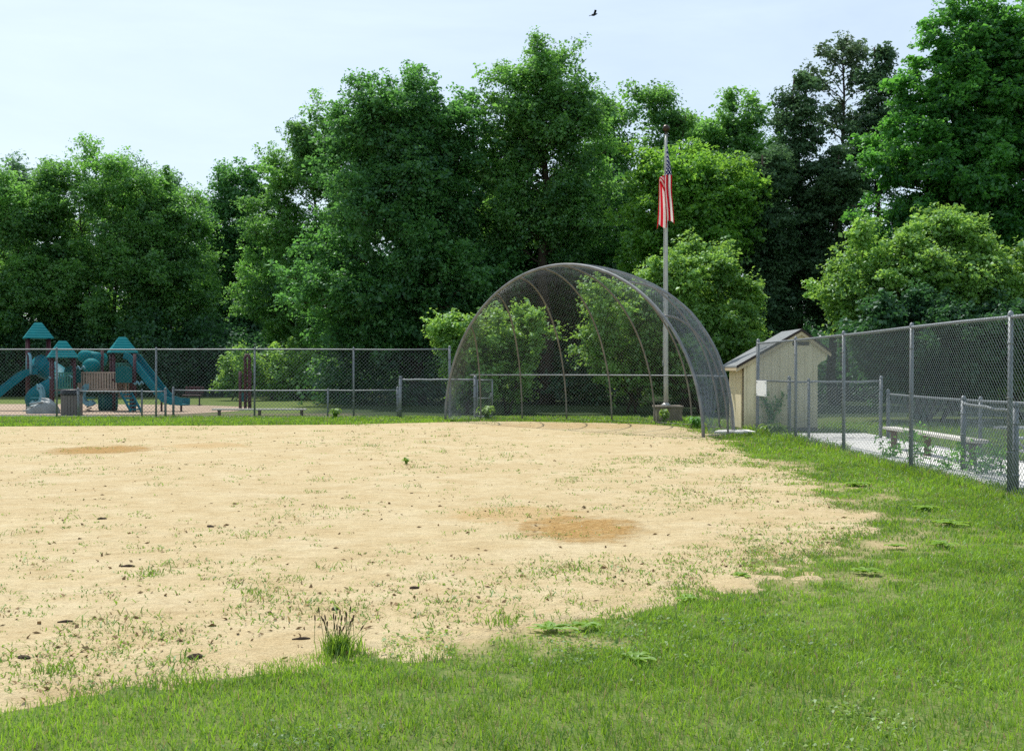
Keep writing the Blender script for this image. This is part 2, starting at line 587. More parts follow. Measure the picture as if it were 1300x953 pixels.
def vnoise(x, y, s, seed=0):
    """value noise 0..1"""
    x = np.asarray(x) * s + 1000.0
    y = np.asarray(y) * s + 1000.0
    xi, yi = np.floor(x).astype(np.int64), np.floor(y).astype(np.int64)
    fx, fy = x - xi, y - yi
    fx, fy = fx * fx * (3 - 2 * fx), fy * fy * (3 - 2 * fy)

    def h(a, b):
        n = (a * 374761393 + b * 668265263 + seed * 69069) & 0x7fffffff
        n = ((n ^ (n >> 13)) * 1274126177) & 0x7fffffff
        return ((n ^ (n >> 16)) & 0xffff) / 65535.0
    return (h(xi, yi) * (1 - fx) + h(xi + 1, yi) * fx) * (1 - fy) + (h(xi, yi + 1) * (1 - fx) + h(xi + 1, yi + 1) * fx) * fy


def fbm(x, y, s, o=4, seed=0):
    t = 0
    a = 0
    for i in range(o):
        t = t + vnoise(x, y, s * 2 ** i, seed + i * 17) * .5 ** i
        a += .5 ** i
    return t / a


# ------------------------------------------------------------------ the setting
SAND = np.array([(-34, 28.0), (-14, 28.2), (-8, 28.7), (-4.5, 29.2), (-2.3, 30.4), (-1, 31.0), (.4, 30.9), (1.7, 30.5), (2.9, 29.9),
                 (3.9, 29.2), (4.5, 28.0), (4.75, 26), (4.8, 24.1), (4.55, 21.5), (4.3, 18.5), (4.1, 15.5), (3.95, 12.6), (3.55, 10.2),
                 (2.65, 8.65), (1.35, 7.2), (.45, 6.3), (-.45, 5.6), (-1.2, 5.3), (-1.8, 5.0), (-2.5, 4.3), (-3.6, 3.0), (-7, 0), (-12, -3), (-34, -9)])


def sdist(x, y):
    """signed distance to the sand's edge, positive inside"""
    x = np.asarray(x, float)
    y = np.asarray(y, float)
    d = np.full(x.shape, 1e9)
    ins = np.zeros(x.shape, bool)
    n = len(SAND)
    for i in range(n):
        ax, ay = SAND[i]
        bx, by = SAND[(i + 1) % n]
        ex, ey = bx - ax, by - ay
        t = np.clip(((x - ax) * ex + (y - ay) * ey) / (ex * ex + ey * ey), 0, 1)
        d = np.minimum(d, np.hypot(x - ax - t * ex, y - ay - t * ey))
        c = ((ay > y) != (by > y)) & (x < (bx - ax) * (y - ay) / (by - ay + 1e-12) + ax)
        ins ^= c
    return np.where(ins, d, -d)


def sheet(name, poly, z, mat):
    mb = MB()
    mb.add([(x, y, z) for x, y in poly], [tuple(range(len(poly)))])
    o = mb.build(name, mat)
    tag(o, kind='structure')
    return o




def sandz(x, y):
    z = .014 + .010 * fbm(x, y, 1.1, 4, 5) + .006 * fbm(x, y, 6, 2, 6)
    for x0, y0, rx, ry, dp in ((.66, 10.0, .75, 1.0, .012), (-7.7, 19.9, 1.2, 1.5, .012)):
        z = z - dp * np.exp(-(((x - x0) / rx) ** 2 + ((y - y0) / ry) ** 2))
    return z


def sand_edge(x, y):
    """>0 where sand lies on the turf soil; ragged, wide fringe on the right, crisp at the far side"""
    d = sdist(x, y)
    wide = np.clip((x + 3) / 4, .22, 1) * np.where(y > 26, .3, 1)
    w1 = (fbm(x, y, 1.3, 3, 3) - .5) * 2
    w2 = (fbm(x, y, 6.0, 3, 8) - .5) * 2
    return d + (w1 * .45 + w2 * .5 - .05) * wide


def turf_edge(x, y):
    """>0 = growing turf, <0 = bare; two scales of ragged patches, wide on the right, narrow elsewhere"""
    d = sdist(x, y)
    nz = fbm(x, y, 1.1, 4, 21)
    nz2 = fbm(x, y, 4.5, 3, 33)
    wide = np.clip((x + 2.4) / 2.6, .25, 1.5) * np.where(y > 27.5, .35, 1)
    e = -d / wide * 1.25 + (nz - .5) * 1.9 + (nz2 - .5) * 1.8 + .25
    bare = np.exp(-(((x - 4.05) / .85) ** 2 + ((y - 9.7) / 1.2) ** 2)) * .75 + np.exp(-(((x - 4.5) / .5) ** 2 + ((y - 12.5) / 2.2) ** 2)) * .45
    bare += .5 * np.exp(-(((x - .6) / .5) ** 2 + ((y - 5.9) / .25) ** 2))
    bare += .8 * np.exp(-(((x - 3.35) / .35) ** 2 + ((y - 9.0) / .35) ** 2))
    return e - bare, nz, nz2


def ground():
    c = .13
    xs = np.concatenate([[-500, -60], np.arange(-30, 8.5, c), [60, 500]])
    ys = np.concatenate([[-120, -20], np.arange(2.0, 34.5, c), [60, 90, 700]])
    X, Y = np.meshgrid(xs, ys, indexing='ij')
    e, nz, nz2 = turf_edge(X, Y)
    soil = np.clip((.55 - e) / 1.3, 0, 1) * (X > -40) * (X < 9) * (Y < 34.3) * (Y > 1)
    nx, ny = len(xs), len(ys)
    V = np.stack([X, Y, X * 0], axis=-1).reshape(-1, 3)
    I, J = np.meshgrid(np.arange(nx - 1), np.arange(ny - 1), indexing='ij')
    I, J = I.ravel(), J.ravel()
    Fq = np.stack([I * ny + J, (I + 1) * ny + J, (I + 1) * ny + J + 1, I * ny + J + 1], axis=1)
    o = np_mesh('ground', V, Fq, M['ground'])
    a = o.data.attributes.new('soil', 'FLOAT', 'POINT')
    a.data.foreach_set('value', soil.ravel().astype(np.float32))
    tag(o, kind='structure')


ground()


def infield():
    cell = .07
    xs = np.arange(-30, 6.2, cell)
    ys = np.arange(1.5, 31.8, cell)
    Xc, Yc = np.meshgrid((xs[:-1] + xs[1:]) / 2, (ys[:-1] + ys[1:]) / 2, indexing='ij')
    keep = (sand_edge(Xc, Yc) > -.25) & ~((Xc > 5.55) | ((Xc > 4.72) & (Yc > 24.7)))
    nx, ny = len(xs), len(ys)
    X, Y = np.meshgrid(xs, ys, indexing='ij')
    Z = np.minimum(sandz(X, Y), sand_edge(X, Y) * .12)
    V = np.stack([X, Y, np.maximum(Z, -.03)], axis=-1).reshape(-1, 3)
    I, J = np.nonzero(keep)
    Fq = np.stack([I * ny + J, (I + 1) * ny + J, (I + 1) * ny + J + 1, I * ny + J + 1], axis=1)
    used, inv = np.unique(Fq.ravel(), return_inverse=True)
    o = np_mesh('infield_sand', V[used], inv.reshape(-1, 4), M['sand'], smooth=True)
    tag(o, kind='structure')


infield()
sheet('playground_mulch', [(-40, 35.4), (-14, 35.7), (-11.2, 36.4), (-10.2, 38.5), (-10.0, 41), (-10.8, 43.5), (-13.5, 45.8), (-18, 47), (-40, 47.5)], .008, M['mulch'])
sheet('footpath', [(-40, 34.4), (-17, 34.5), (-14.2, 34.55), (-12.2, 34.25), (-11.6, 34.0), (-11.6, 34.4), (-13, 34.95), (-15, 35.3), (-40, 35.3)], .012, M['asphalt'])
mb = MB().box((7.18, 19.0, .0), (2.1, 11.5, .08))
tag(mb.build('dugout_pad', M['concrete'], bevel=.01), kind='structure')
mb = MB().prism([(4.72, 24.85, .0), (5.72, 24.85, .0), (5.72, 25.75, .0), (5.2, 25.75, .0), (4.95, 25.55, .0)], (0, 0, .07))
tag(mb.build('entrance_slab', M['concrete'], bevel=.01), kind='structure')
mb = MB().box((-1.75, 32.62, .0), (1.9, .5, .06))
tag(mb.build('gate_sill', M['concrete'], bevel=.01), kind='structure')

# ------------------------------------------------------------------ grass and ground weeds


def blades(x, y, h, w, lean, tint, name, mat, z0=None):
    n = len(x)
    ang = rng.uniform(0, 2 * PI, n)
    la = rng.uniform(0, 2 * PI, n)
    ln = lean * h
    b = np.stack([x, y, np.zeros(n) if z0 is None else z0], axis=1)
    sd = np.stack([np.cos(ang), np.sin(ang), np.zeros(n)], axis=1) * (w / 2)[:, None]
    ld = np.stack([np.cos(la) * ln, np.sin(la) * ln, np.zeros(n)], axis=1)
    up = np.stack([np.zeros(n), np.zeros(n), h], axis=1)
    mid = b + ld * .35 + up * .6
    tip = b + ld + up * np.sqrt(np.clip(1 - lean ** 2 * .5, .2, 1))[:, None]
    V = np.stack([b - sd, b + sd, mid + sd * .8, tip, mid - sd * .8], axis=1).reshape(-1, 3)
    i = np.arange(n)[:, None] * 5
    Fq = np.concatenate([i + np.array([0, 1, 2, 4]), i + np.array([4, 2, 3, 3])], axis=0)
    # quad + triangle: the triangle is written as its own mesh block below
    quads = (i + np.array([0, 1, 2, 4]))
    tris = (i + np.array([4, 2, 3]))
    me = bpy.data.meshes.new(name)
    me.vertices.add(len(V))
    me.vertices.foreach_set('co', V.astype(np.float32).ravel())
    me.loops.add(n * 7)
    me.loops.foreach_set('vertex_index', np.concatenate([quads.ravel(), tris.ravel()]).astype(np.int32))
    me.polygons.add(2 * n)
    me.polygons.foreach_set('loop_start', np.concatenate([np.arange(n) * 4, n * 4 + np.arange(n) * 3]).astype(np.int32))
    me.update(calc_edges=True)
    a = me.attributes.new('tint', 'FLOAT', 'FACE')
    a.data.foreach_set('value', np.clip(np.concatenate([tint, tint]), 0, 1).astype(np.float32))
    me.materials.append(mat)
    o = bpy.data.objects.new(name, me)
    col.objects.link(o)
    ORG[o] = Vector((0, 0, 0))
    return tag(o, kind='stuff')


def blocked(x, y):
    pad = (x > 6.1) & (x < 8.3) & (y > 13.2) & (y < 24.8)
    slab = (x > 4.7) & (x < 5.75) & (y > 24.8) & (y < 25.8)
    shed = (x > 5.6) & (x < 7.7) & (y > 26) & (y < 28.2)
    path = (x < -11.5) & (y > 34.2)
    return pad | slab | shed | path


def scatter_grass():
    P = []
    # (x0, x1, y0, y1, blades per m2, height, width)
    for x0, x1, y0, y1, dens, h, w in ((-4.5, 5.2, 2.6, 5.0, 3800, .040, .0048), (-3.2, 5.2, 5.0, 6.6, 6200, .040, .0050), (-.6, 6.6, 6.6, 9.0, 5200, .042, .0062),
                                      (1.6, 7.2, 9.0, 13.0, 3200, .046, .0085), (3.0, 7.0, 13.0, 19.0, 1800, .052, .0125),
                                      (3.8, 6.2, 19.0, 26.0, 900, .07, .018),
                                      (4.2, 6.0, 25.5, 33.0, 330, .09, .024), (-26, 4.0, 28.0, 34.3, 430, .075, .024),
                                      (7.9, 12, 13.0, 30.0, 240, .07, .02), (-12, 10, 34.3, 46, 60, .08, .035)):
        n = int((x1 - x0) * (y1 - y0) * dens)
        x = rng.uniform(x0, x1, n)
        y = rng.uniform(y0, y1, n)
        d = sdist(x, y)
        e, nz, nz2 = turf_edge(x, y)
        p = np.clip((e + .55) / 1.5, 0, 1) ** 1.5
        p *= np.clip(.05 + nz * .9 + nz2 * .9, .08, 1)
        k = (rng.random(n) < p) & ~blocked(x, y) & (d < 2.4) & (y < 33.6)
        x, y, nz, nz2, e = x[k], y[k], nz[k], nz2[k], e[k]
        m = len(x)
        fence = (np.abs(x - 5.85) < .22) & (y < 26)
        hh = h * rng.uniform(.55, 1.35, m) * (.7 + .6 * nz2) * np.clip(.6 + .4 * e, .5, 1.15)
        hh = np.where(fence, hh * rng.uniform(1.2, 2.6, m), hh)
        t = np.clip(.42 + (fbm(x, y, .8, 3, 55) - .5) * 1.5 + (fbm(x, y, 6, 2, 56) - .5) * 1.1 + rng.normal(0, .26, m), 0, .9)
        t = np.where(rng.random(m) < .07 + .22 * np.clip(.5 - e, 0, 1), 1.0, t)
        P.append((x, y, hh, w * rng.uniform(.6, 1.3, m), rng.uniform(.15, .95, m), t))
    a = [np.concatenate([q[i] for q in P]) for i in range(6)]
    blades(*a, 'grass', M['grass'])
    return len(a[0])


NG = scatter_grass()


def scatter_clover():
    """low round-leaved plants growing in patches through the turf"""
    n = 90000
    y = 4.0 * (20 / 4.0) ** rng.random(n)
    x = rng.uniform(-.55, .52, n) * y
    e, nz, nz2 = turf_edge(x, y)
    pat = fbm(x, y, .7, 3, 140) * .55 + fbm(x, y, 3.2, 3, 150) * .45
    k = (rng.random(n) < np.clip((pat - .535) * 7, 0, 1)) & (e > -.1) & ~blocked(x, y) & (x < 5.9)
    x, y, pat = x[k], y[k], pat[k]
    m = len(x)
    C = np.stack([x, y, rng.uniform(.012, .045, m)], axis=1)
    nr = rng.normal(0, .42, (m, 3)) + np.array([0, 0, 1.0])
    L = rng.uniform(.009, .022, m) * (1 + y / 18)
    V, Fq = leaf_quads(C, nr, rng.normal(0, 1, (m, 3)), L, L * rng.uniform(.55, .95, m))
    o = np_mesh('clover', V, Fq, M['weed'], None, np.clip((fbm(x, y, 1.2, 2, 160) - .5) * 1.4 + .42 + rng.normal(0, .16, m), 0, .9))
    tag(o, kind='stuff')


scatter_clover()


def scatter_weeds():
    """sparse seedlings over the sand, each a few short leaves"""
    X, Y, H, W, T = [], [], [], [], []
    # even in picture terms: fewer per square metre far away, denser towards the turf
    n = 26000
    y = 4.9 * (30.5 / 4.9) ** rng.random(n)
    x = rng.uniform(-.62, .52, n) * y
    d = sdist(x, y)
    nz = fbm(x, y, .9, 4, 77)
    near = np.exp(-np.clip(d, 0, 9) / 1.6)
    right = np.clip((x + 1) / 5, 0, 1)
    p = np.clip((nz - .36) * 1.8, 0, 1) * (.34 + .8 * near + .45 * right)
    p *= np.clip(1.5 - y / 34, .35, 1)
    k = (rng.random(n) < p) & (d > .05)
    x, y, nz = x[k], y[k], nz[k]
    for cx, cy in zip(x, y):
        big = random.random()
        nb = random.randint(4, 9) if big < .8 else random.randint(10, 26)
        r = random.uniform(.012, .04) if big < .8 else random.uniform(.04, .10)
        sc = 1 + cy / 26
        for _ in range(nb):
            X.append(cx + random.gauss(0, r * sc))
            Y.append(cy + random.gauss(0, r * sc))
            H.append(random.uniform(.007, .026) * (1 if big < .95 else 2.2) * sc)
            W.append(random.uniform(.003, .009) * sc)
            T.append(random.uniform(.1, .85) if random.random() < .8 else 1.0)
    X, Y = np.array(X), np.array(Y)
    lean = rng.uniform(.5, 2.2, len(X))
    blades(X, Y, np.array(H), np.array(W), lean, np.array(T), 'ground_weeds', M['weed'], z0=sandz(X, Y) - .004)
    return len(X)


NW = scatter_weeds()


def scatter_litter():
    """crumbs of dry soil and thatch over the sand"""
    n = 5200
    y = 4.6 * (30 / 4.6) ** rng.random(n)
    x = rng.uniform(-.6, .45, n) * y
    d = sdist(x, y)
    nz = fbm(x, y, 1.3, 4, 91)
    k = (d > .1) & (rng.random(n) < np.clip((nz - .38) * 2.2, .04, 1))
    x, y = x[k], y[k]
    m = len(x)
    C = np.stack([x, y, sandz(x, y) + .006], axis=1)
    nr = rng.normal(0, .6, (m, 3)) + np.array([0, 0, .8])
    ax = rng.normal(0, 1, (m, 3)) * np.array([1.6, 1, .25])
    L = rng.uniform(.012, .05, m) * (1 + y / 40)
    V, Fq = leaf_quads(C, nr, ax, L, L * rng.uniform(.2, .6, m))
    o = np_mesh('soil_crumbs', V, Fq, M['litter'])
    tag(o, kind='stuff')


M['litter'] = simple('dry_litter', (.28, .19, .10), .95, 0, .6, 9, .1)
scatter_litter()

# ------------------------------------------------------------------ trees


def limb_path(a, b, n=6, wob=.25, sag=.0):
    a, b = Vector(a), Vector(b)
    L = (b - a).length
    out = []
    for i in range(n + 1):
        t = i / n
        p = a.lerp(b, t)
        if 0 < i < n:
            p += Vector((random.gauss(0, 1), random.gauss(0, 1), random.gauss(0, .6))) * wob * L / n * .6
        p.z += math.sin(PI * t) * sag * L
        out.append(p)
    return out


def crown_leaves(lobes, ncl, lpc, rc, leaf, seed, up=.8, flat=.6, inner=.62, bias=.15, envs=(), ef=.16):
    """leaf clusters over the surfaces of lobes (centre, radii) and, for a ragged outline, through the shell of the whole crown"""
    r = np.random.default_rng(seed)
    areas = np.array([l[1][0] * l[1][2] + l[1][0] * l[1][1] for l in lobes])
    ne = int(ncl * ef) if len(envs) else 0
    nl_ = ncl - ne
    which = r.choice(len(lobes), nl_, p=areas / areas.sum())
    dirs = r.normal(0, 1, (nl_, 3))
    dirs[:, 2] += bias
    dirs = unit(dirs)
    Cn = np.array([l[0] for l in lobes])
    Rn = np.array([l[1] for l in lobes])
    rad = r.uniform(.45, 1.27, (nl_, 1))
    c = Cn[which] + dirs * Rn[which] * rad
    keep = np.ones(nl_, bool)
    for j in range(len(lobes)):
        q = np.linalg.norm((c - Cn[j]) / Rn[j], axis=1)
        keep &= ~((q < inner) & (which != j))
    c, dirs = c[keep], dirs[keep]
    if ne:
        Ec = np.array([e[0] for e in envs])
        Er = np.array([e[1] for e in envs])
        ar = Er[:, 0] * Er[:, 2]
        w = r.choice(len(envs), ne, p=ar / ar.sum())
        d = r.normal(0, 1, (ne, 3))
        d[:, 2] += bias
        d = unit(d)
        k = r.normal(0, 1, (7, 3)) * 3.4
        ph = r.uniform(0, 6.28, 7)
        bump = np.zeros(ne)
        for a, b in zip(k, ph):
            bump += np.sin(d @ a + b + w * 1.7)
        rad = (.80 + .10 * bump) * r.uniform(.6, 1.12, ne)
        ce = Ec[w] + d * Er[w] * rad[:, None]
        keep = np.ones(ne, bool)
        for j in range(len(envs)):
            keep &= ~((np.linalg.norm((ce - Ec[j]) / Er[j], axis=1) < .55) & (w != j))
        c = np.concatenate([c, ce[keep]])
        dirs = np.concatenate([dirs, d[keep]])
    k = c[:, 2] > .15
    c, dirs = c[k], dirs[k]
    n = len(c)
    ctint = r.normal(.44, .2, n) + .14 * dirs[:, 2]  # upward-facing clusters tinted lighter, sunlit tops put into the leaf colour
    crc = rc * r.lognormal(-.08, .38, n)
    cnt = np.maximum(8, (1.45 * lpc * (crc / rc) ** 1.8 * r.uniform(.5, 1.4, n))).astype(int)
    idx = np.repeat(np.arange(n), cnt)
    m = len(idx)
    off = r.normal(0, 1, (m, 3))
    off = off / np.maximum(1, np.linalg.norm(off, axis=1, keepdims=True) / 1.6)
    # each cluster is a spray stretched along its own twig
    tw = unit(dirs + r.normal(0, .6, (n, 3)) + np.array([0, 0, -.1]))[idx]
    along = np.sum(off * tw, axis=1, keepdims=True)
    off = off + tw * along * .55
    off[:, 2] *= flat
    P = c[idx] + off * crc[idx][:, None] * .60
    P[:, 2] = np.maximum(P[:, 2], .04)
    nr = r.normal(0, .62, (m, 3)) + dirs[idx] * .35 + np.array([0, 0, up])
    ax = r.normal(0, 1, (m, 3)) + dirs[idx] * .8 + np.array([0, 0, -.4])
    L = leaf * .88 * r.uniform(.6, 1.35, m)
    V, Fq = leaf_quads(P, nr, ax, L, L * r.uniform(.5, .8, m))
    t = ctint[idx] + r.normal(0, .16, m)
    return V, Fq, t, c


def make_lobes(C, R, n, lr, seed, lift=0.0):
    """leaf masses of many sizes spread through an ellipsoid envelope, best-candidate so that they do not pile up"""
    r = random.Random(seed)
    pts = []
    n = int(n * 2.3)
    ks = [lr * .66 * r.lognormvariate(0, .33) for _ in range(n)]
    for k in ks:
        best, bd = None, -1
        for _ in range(9):
            while True:
                q = Vector((r.uniform(-1, 1), r.uniform(-1, 1), r.uniform(-1, 1)))
                if .25 < q.length <= 1:
                    break
            q = q * (1.03 - k * .85)
            d = min([(q - p).length - kk * .35 for p, kk in pts] or [9]) * (.6 + .7 * q.length)
            if d > bd:
                best, bd = q, d
        pts.append((best, k))
    out = []
    for p, k in pts:
        rr = (R[0] * k + R[2] * k) / 2
        f = r.uniform(.65, 1.1)
        out.append(((C[0] + p.x * R[0], C[1] + p.y * R[1], C[2] + p.z * R[2] + lift), (R[0] * .35 * k + rr * .7 * r.uniform(.8, 1.35), R[1] * .35 * k + rr * .65, rr * f)))
    # a heart of shaded foliage so that the crown does not look hollow
    out.append((tuple(C), (R[0] * .42, R[1] * .42, R[2] * .42)))
    return out


def broadleaf(name, label, cat, px, Y, env, seed, leaf='leaf_mid', K=34, size=.15, tr=.22, trunk_top=.7, group=None, stems=1,
              sec=9, ter=7, lps=34, twig=.75, rise=.35, fill=.55, flat=.55, inner=.62, low=.12, spread=.30, rag=.09):
    """a branching tree. env: crown ellipses (px, py, half_w, half_h[, depth ratio]) read off the photo and turned to metres at Y.
    trunk(s) > K limbs reaching the crown's shell > sec boughs each > ter twigs each, every twig carrying a spray of leaves"""
    r = np.random.default_rng(seed)
    random.seed(seed + 500)
    base = Vector((gx(px, Y), Y, 0))
    T = thing(name, label, cat, base, group)
    k = Y / F
    E = [(at(e[0], e[1], Y), Vector((e[2] * k, e[2] * k * (e[4] if len(e) > 4 else .85), e[3] * k))) for e in env]
    area = np.array([q[1].x * q[1].z for q in E])
    area = area / area.sum()
    top = max(c.z + R.z for c, R in E)
    # limb ends: spread over the shells, none deep inside another ellipse
    cand = []
    while len(cand) < K * 9:
        j = r.choice(len(E), p=area)
        c, R = E[j]
        d = Vector(r.normal(0, 1, 3)).normalized()
        if d.y > .55 and random.random() < .5:
            d.y = -d.y
        q = fill + (1 - fill) * random.random() ** .6
        p = c + Vector((d.x * R.x, d.y * R.y, d.z * R.z)) * q * (.90 + random.gauss(0, rag))
        if p.z < .35:
            continue
        bad = False
        for m, (c2, R2) in enumerate(E):
            if m != j:
                v = p - c2
                if (v.x / R2.x) ** 2 + (v.y / R2.y) ** 2 + (v.z / R2.z) ** 2 < inner ** 2 * q * q:
                    bad = True
        if not bad:
            cand.append((p, (p - c).normalized(), (R.x + R.z) / 2))
    ends = [cand.pop()]
    while len(ends) < K:
        best = max(cand[-90:], key=lambda a: min((a[0] - b[0]).length for b in ends) * random.uniform(.75, 1.25))
        ends.append(best)
        cand.remove(best)
    # trunks
    w = MB()
    cx = sum(c.x * a for (c, R), a in zip(E, area))
    cy = base.y
    trunks = []
    for sidx in range(stems):
        sp = 0 if stems == 1 else .22 + .12 * tr
        b = base + Vector((random.uniform(-sp, sp), random.uniform(-sp, sp), -.05))
        off = 0 if stems == 1 else (sidx / (stems - 1) - .5) * top * spread
        e = Vector((base.x * .4 + cx * .6 + off, cy + (random.uniform(-1, 1) * top * .06), top * trunk_top))
        path = limb_path(b, e, 8, .12)
        kk = 1 if stems == 1 else .6
        w.tube(path, [tr * kk * (1.3 if i == 0 else 1 - .84 * i / 8) for i in range(9)], 9)
        trunks.append(path)
    SA, SB, ST = [], [], []           # twig start, twig end, tint
    for p, d, R in ends:
        path = min(trunks, key=lambda q: (q[6] - p).length * random.uniform(.8, 1.2))
        hd = math.hypot(p.x - path[5].x, p.y - path[5].y)
        hz = max(low, min(.97, (p.z - rise * hd - .3) / max(path[8].z, .1)))
        f = hz * 8
        a = path[int(f)].lerp(path[min(8, int(f) + 1)], f - int(f))
        L = (p - a).length
        r0 = max(.018, min(tr * (1 - .8 * hz) * .5, .02 + L * .014))
        lp = limb_path(a, p, 6, .22, .07)
        w.tube(lp, [max(.008, r0 * (1 - .8 * j / 6)) for j in range(7)], 6, False)
        tl = random.gauss(.46, .17)
        n2 = max(3, int(sec * random.uniform(.75, 1.3)))
        bl = R * .42
        for m in range(n2):
            q = .30 + .70 * (m + random.random()) / n2
            g = q * 6
            o = lp[min(5, int(g))].lerp(lp[min(6, int(g) + 1)], g - int(g))
            v = (p - a).normalized() * .55 + d * .5 + Vector(r.normal(0, .75, 3)) + Vector((0, 0, .22))
            e = o + v.normalized() * bl * random.uniform(.45, 1.1) * (1.15 - .45 * q)
            if e.z < .25:
                e.z = .25 + random.random() * .3
            bp = limb_path(o, e, 3, .25, .04)
            w.tube(bp, [max(.006, r0 * .36), .011, .008, .005], 4, False)
            t2 = tl + random.gauss(0, .10) + .10 * v.normalized().z  # rising boughs tinted lighter, imitating light on the crown's top
            n3 = max(3, int(ter * random.uniform(.7, 1.3)))
            for h in range(n3):
                q3 = .2 + .8 * (h + random.random()) / n3
                g3 = q3 * 3
                o3 = bp[min(2, int(g3))].lerp(bp[min(3, int(g3) + 1)], g3 - int(g3))
                v3 = v.normalized() * .6 + Vector(r.normal(0, .7, 3)) + Vector((0, 0, .12))
                SA.append(tuple(o3))
                SB.append(tuple(o3 + v3.normalized() * twig * random.uniform(.45, 1.2)))
                ST.append(t2 + random.gauss(0, .07))
    A, Bp, t = np.array(SA), np.array(SB), np.array(ST)
    n = len(A)
    cnt = np.maximum(5, lps * r.uniform(.5, 1.4, n)).astype(int)
    idx = np.repeat(np.arange(n), cnt)
    m = len(idx)
    q = r.random(m) ** .75 * 1.08
    D = Bp - A
    L = np.linalg.norm(D, axis=1)
    off = r.normal(0, 1, (m, 3))
    off /= np.maximum(1, np.linalg.norm(off, axis=1, keepdims=True) / 1.6)
    wd = (.14 + .26 * np.sin(PI * np.clip(q, .1, .95))) * L[idx]
    off[:, 2] *= flat
    P = A[idx] + D[idx] * q[:, None] + off * wd[:, None] - np.array([0, 0, 1]) * (q ** 2 * .10 * L[idx])[:, None]
    P[:, 2] = np.maximum(P[:, 2], .05)
    Du = D / np.maximum(L, 1e-6)[:, None]
    nr = r.normal(0, .6, (m, 3)) + np.array([0, 0, .8]) + Du[idx] * .25
    ax = r.normal(0, .8, (m, 3)) + Du[idx] * .9 + np.array([0, 0, -.35])
    Lf_ = size * r.uniform(.6, 1.35, m) * r.lognormal(0, .22, n)[idx]
    V, Fq = leaf_quads(P, nr, ax, Lf_, Lf_ * r.uniform(.5, .8, m))
    w.build('trunk', M['bark'], T, True)
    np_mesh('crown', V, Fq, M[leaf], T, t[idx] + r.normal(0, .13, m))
    LEAVES.append(m)
    return T


LEAVES = []




# ------------------------------------------------------------------ chain-link fences
def chain_mesh(mb, P, U, T, du=.075, r=.0024, k=1.0):
    """diagonal wires over a surface P(u, t), 0<=u<=U metres, 0<=t<=T metres"""
    d = du
    for sgn in (1, -1):
        n = int((U + T) / d)
        for i in range(1, n):
            o = i * d
            # along t from 0..T with u = o - T + ... sheared line
            t0, t1 = 0.0, T
            if sgn > 0:
                u0 = o - T
                a = max(0.0, -u0)
                b = min(T, U - u0)
                if b - a < .02:
                    continue
                pts = [(u0 + a, a), (u0 + b, b)]
            else:
                u0 = o
                a = max(0.0, u0 - U)
                b = min(T, u0)
                if b - a < .02:
                    continue
                pts = [(u0 - a, a), (u0 - b, b)]
            mb.tube([P(*pts[0]), P(*pts[1])], r, 3, False)


def fence(name, label, A, B, h, posts, z0=.03, pr=.03, group=None, top=True, bottom=True, mat='steel', extra=None, cat='fence', mr=.0024, du=.075, wire='wire'):
    A, B = Vector((*A, 0)), Vector((*B, 0))
    L = (B - A).length
    d = (B - A).normalized()
    T = thing(name, label, cat, A.lerp(B, .5), group)
    for i, q in enumerate(posts):
        p = A + d * q
        end = i in (0, len(posts) - 1)
        r = pr * (1.25 if end else 1)
        tl = Vector((random.gauss(0, .010), random.gauss(0, .010), 0))
        m = MB().tube([p + Vector((0, 0, -.05)), p + tl + Vector((0, 0, h + (.05 if end else .0)))], r, 10)
        cap = MB().lathe(p + tl + Vector((0, 0, h + (.05 if end else 0))), [(r * 1.15, 0), (r * 1.15, .02), (r * .8, .05), (0, .065)], 10)
        for zz in (.25, .55, .85):
            m.lathe(p + tl * zz + Vector((0, 0, h * zz)), [(r, -.012), (r * 1.22, -.01), (r * 1.22, .01), (r, .012)], 10)
        po = m.build('post', M[mat], T, True)
        cap.build('post_cap', M[mat], po, True)
    if top:
        n = 1
        m = MB().tube([A + d * (L * i / 10) + Vector((0, 0, h - (random.uniform(.004, .022) if 0 < i < 10 else 0))) for i in range(11)], pr * .72, 8)
        m.build('top_rail', M[mat], T, True)
    if bottom:
        MB().tube([A + d * (L * i / 16) + Vector((0, 0, z0 + random.uniform(0, .02))) for i in range(17)], .006, 5).build('bottom_wire', M[mat], T, True)
    off = Vector((0, 0, 1)).cross(d) * (pr + .004)
    mb = MB()
    chain_mesh(mb, lambda u, t: A + d * u + Vector((0, 0, z0 + t)) - off, L, h - z0, du, mr)
    mb.build('wire_mesh', M[wire], T)
    if extra:
        extra(T, A, d, L)
    return T


YF = 33.2
xl = [gx(p, YF) for p in (-180, -55, 72, 198, 323, 449, 571)]
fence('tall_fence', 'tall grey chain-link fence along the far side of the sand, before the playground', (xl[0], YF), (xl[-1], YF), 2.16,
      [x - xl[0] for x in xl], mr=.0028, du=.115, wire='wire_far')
Y2 = 33.75
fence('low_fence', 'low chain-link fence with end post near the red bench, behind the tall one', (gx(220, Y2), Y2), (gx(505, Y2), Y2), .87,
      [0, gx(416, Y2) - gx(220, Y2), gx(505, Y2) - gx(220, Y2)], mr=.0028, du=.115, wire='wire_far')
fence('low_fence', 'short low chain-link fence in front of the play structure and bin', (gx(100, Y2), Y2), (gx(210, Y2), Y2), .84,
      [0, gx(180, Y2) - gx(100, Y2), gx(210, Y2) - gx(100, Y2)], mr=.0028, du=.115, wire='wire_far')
Y3 = 32.75
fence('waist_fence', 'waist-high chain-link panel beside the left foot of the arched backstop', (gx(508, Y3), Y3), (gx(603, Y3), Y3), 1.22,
      [0, gx(571, Y3) - gx(508, Y3), gx(603, Y3) - gx(508, Y3)], pr=.04, mr=.0028, du=.115, wire='wire_far')


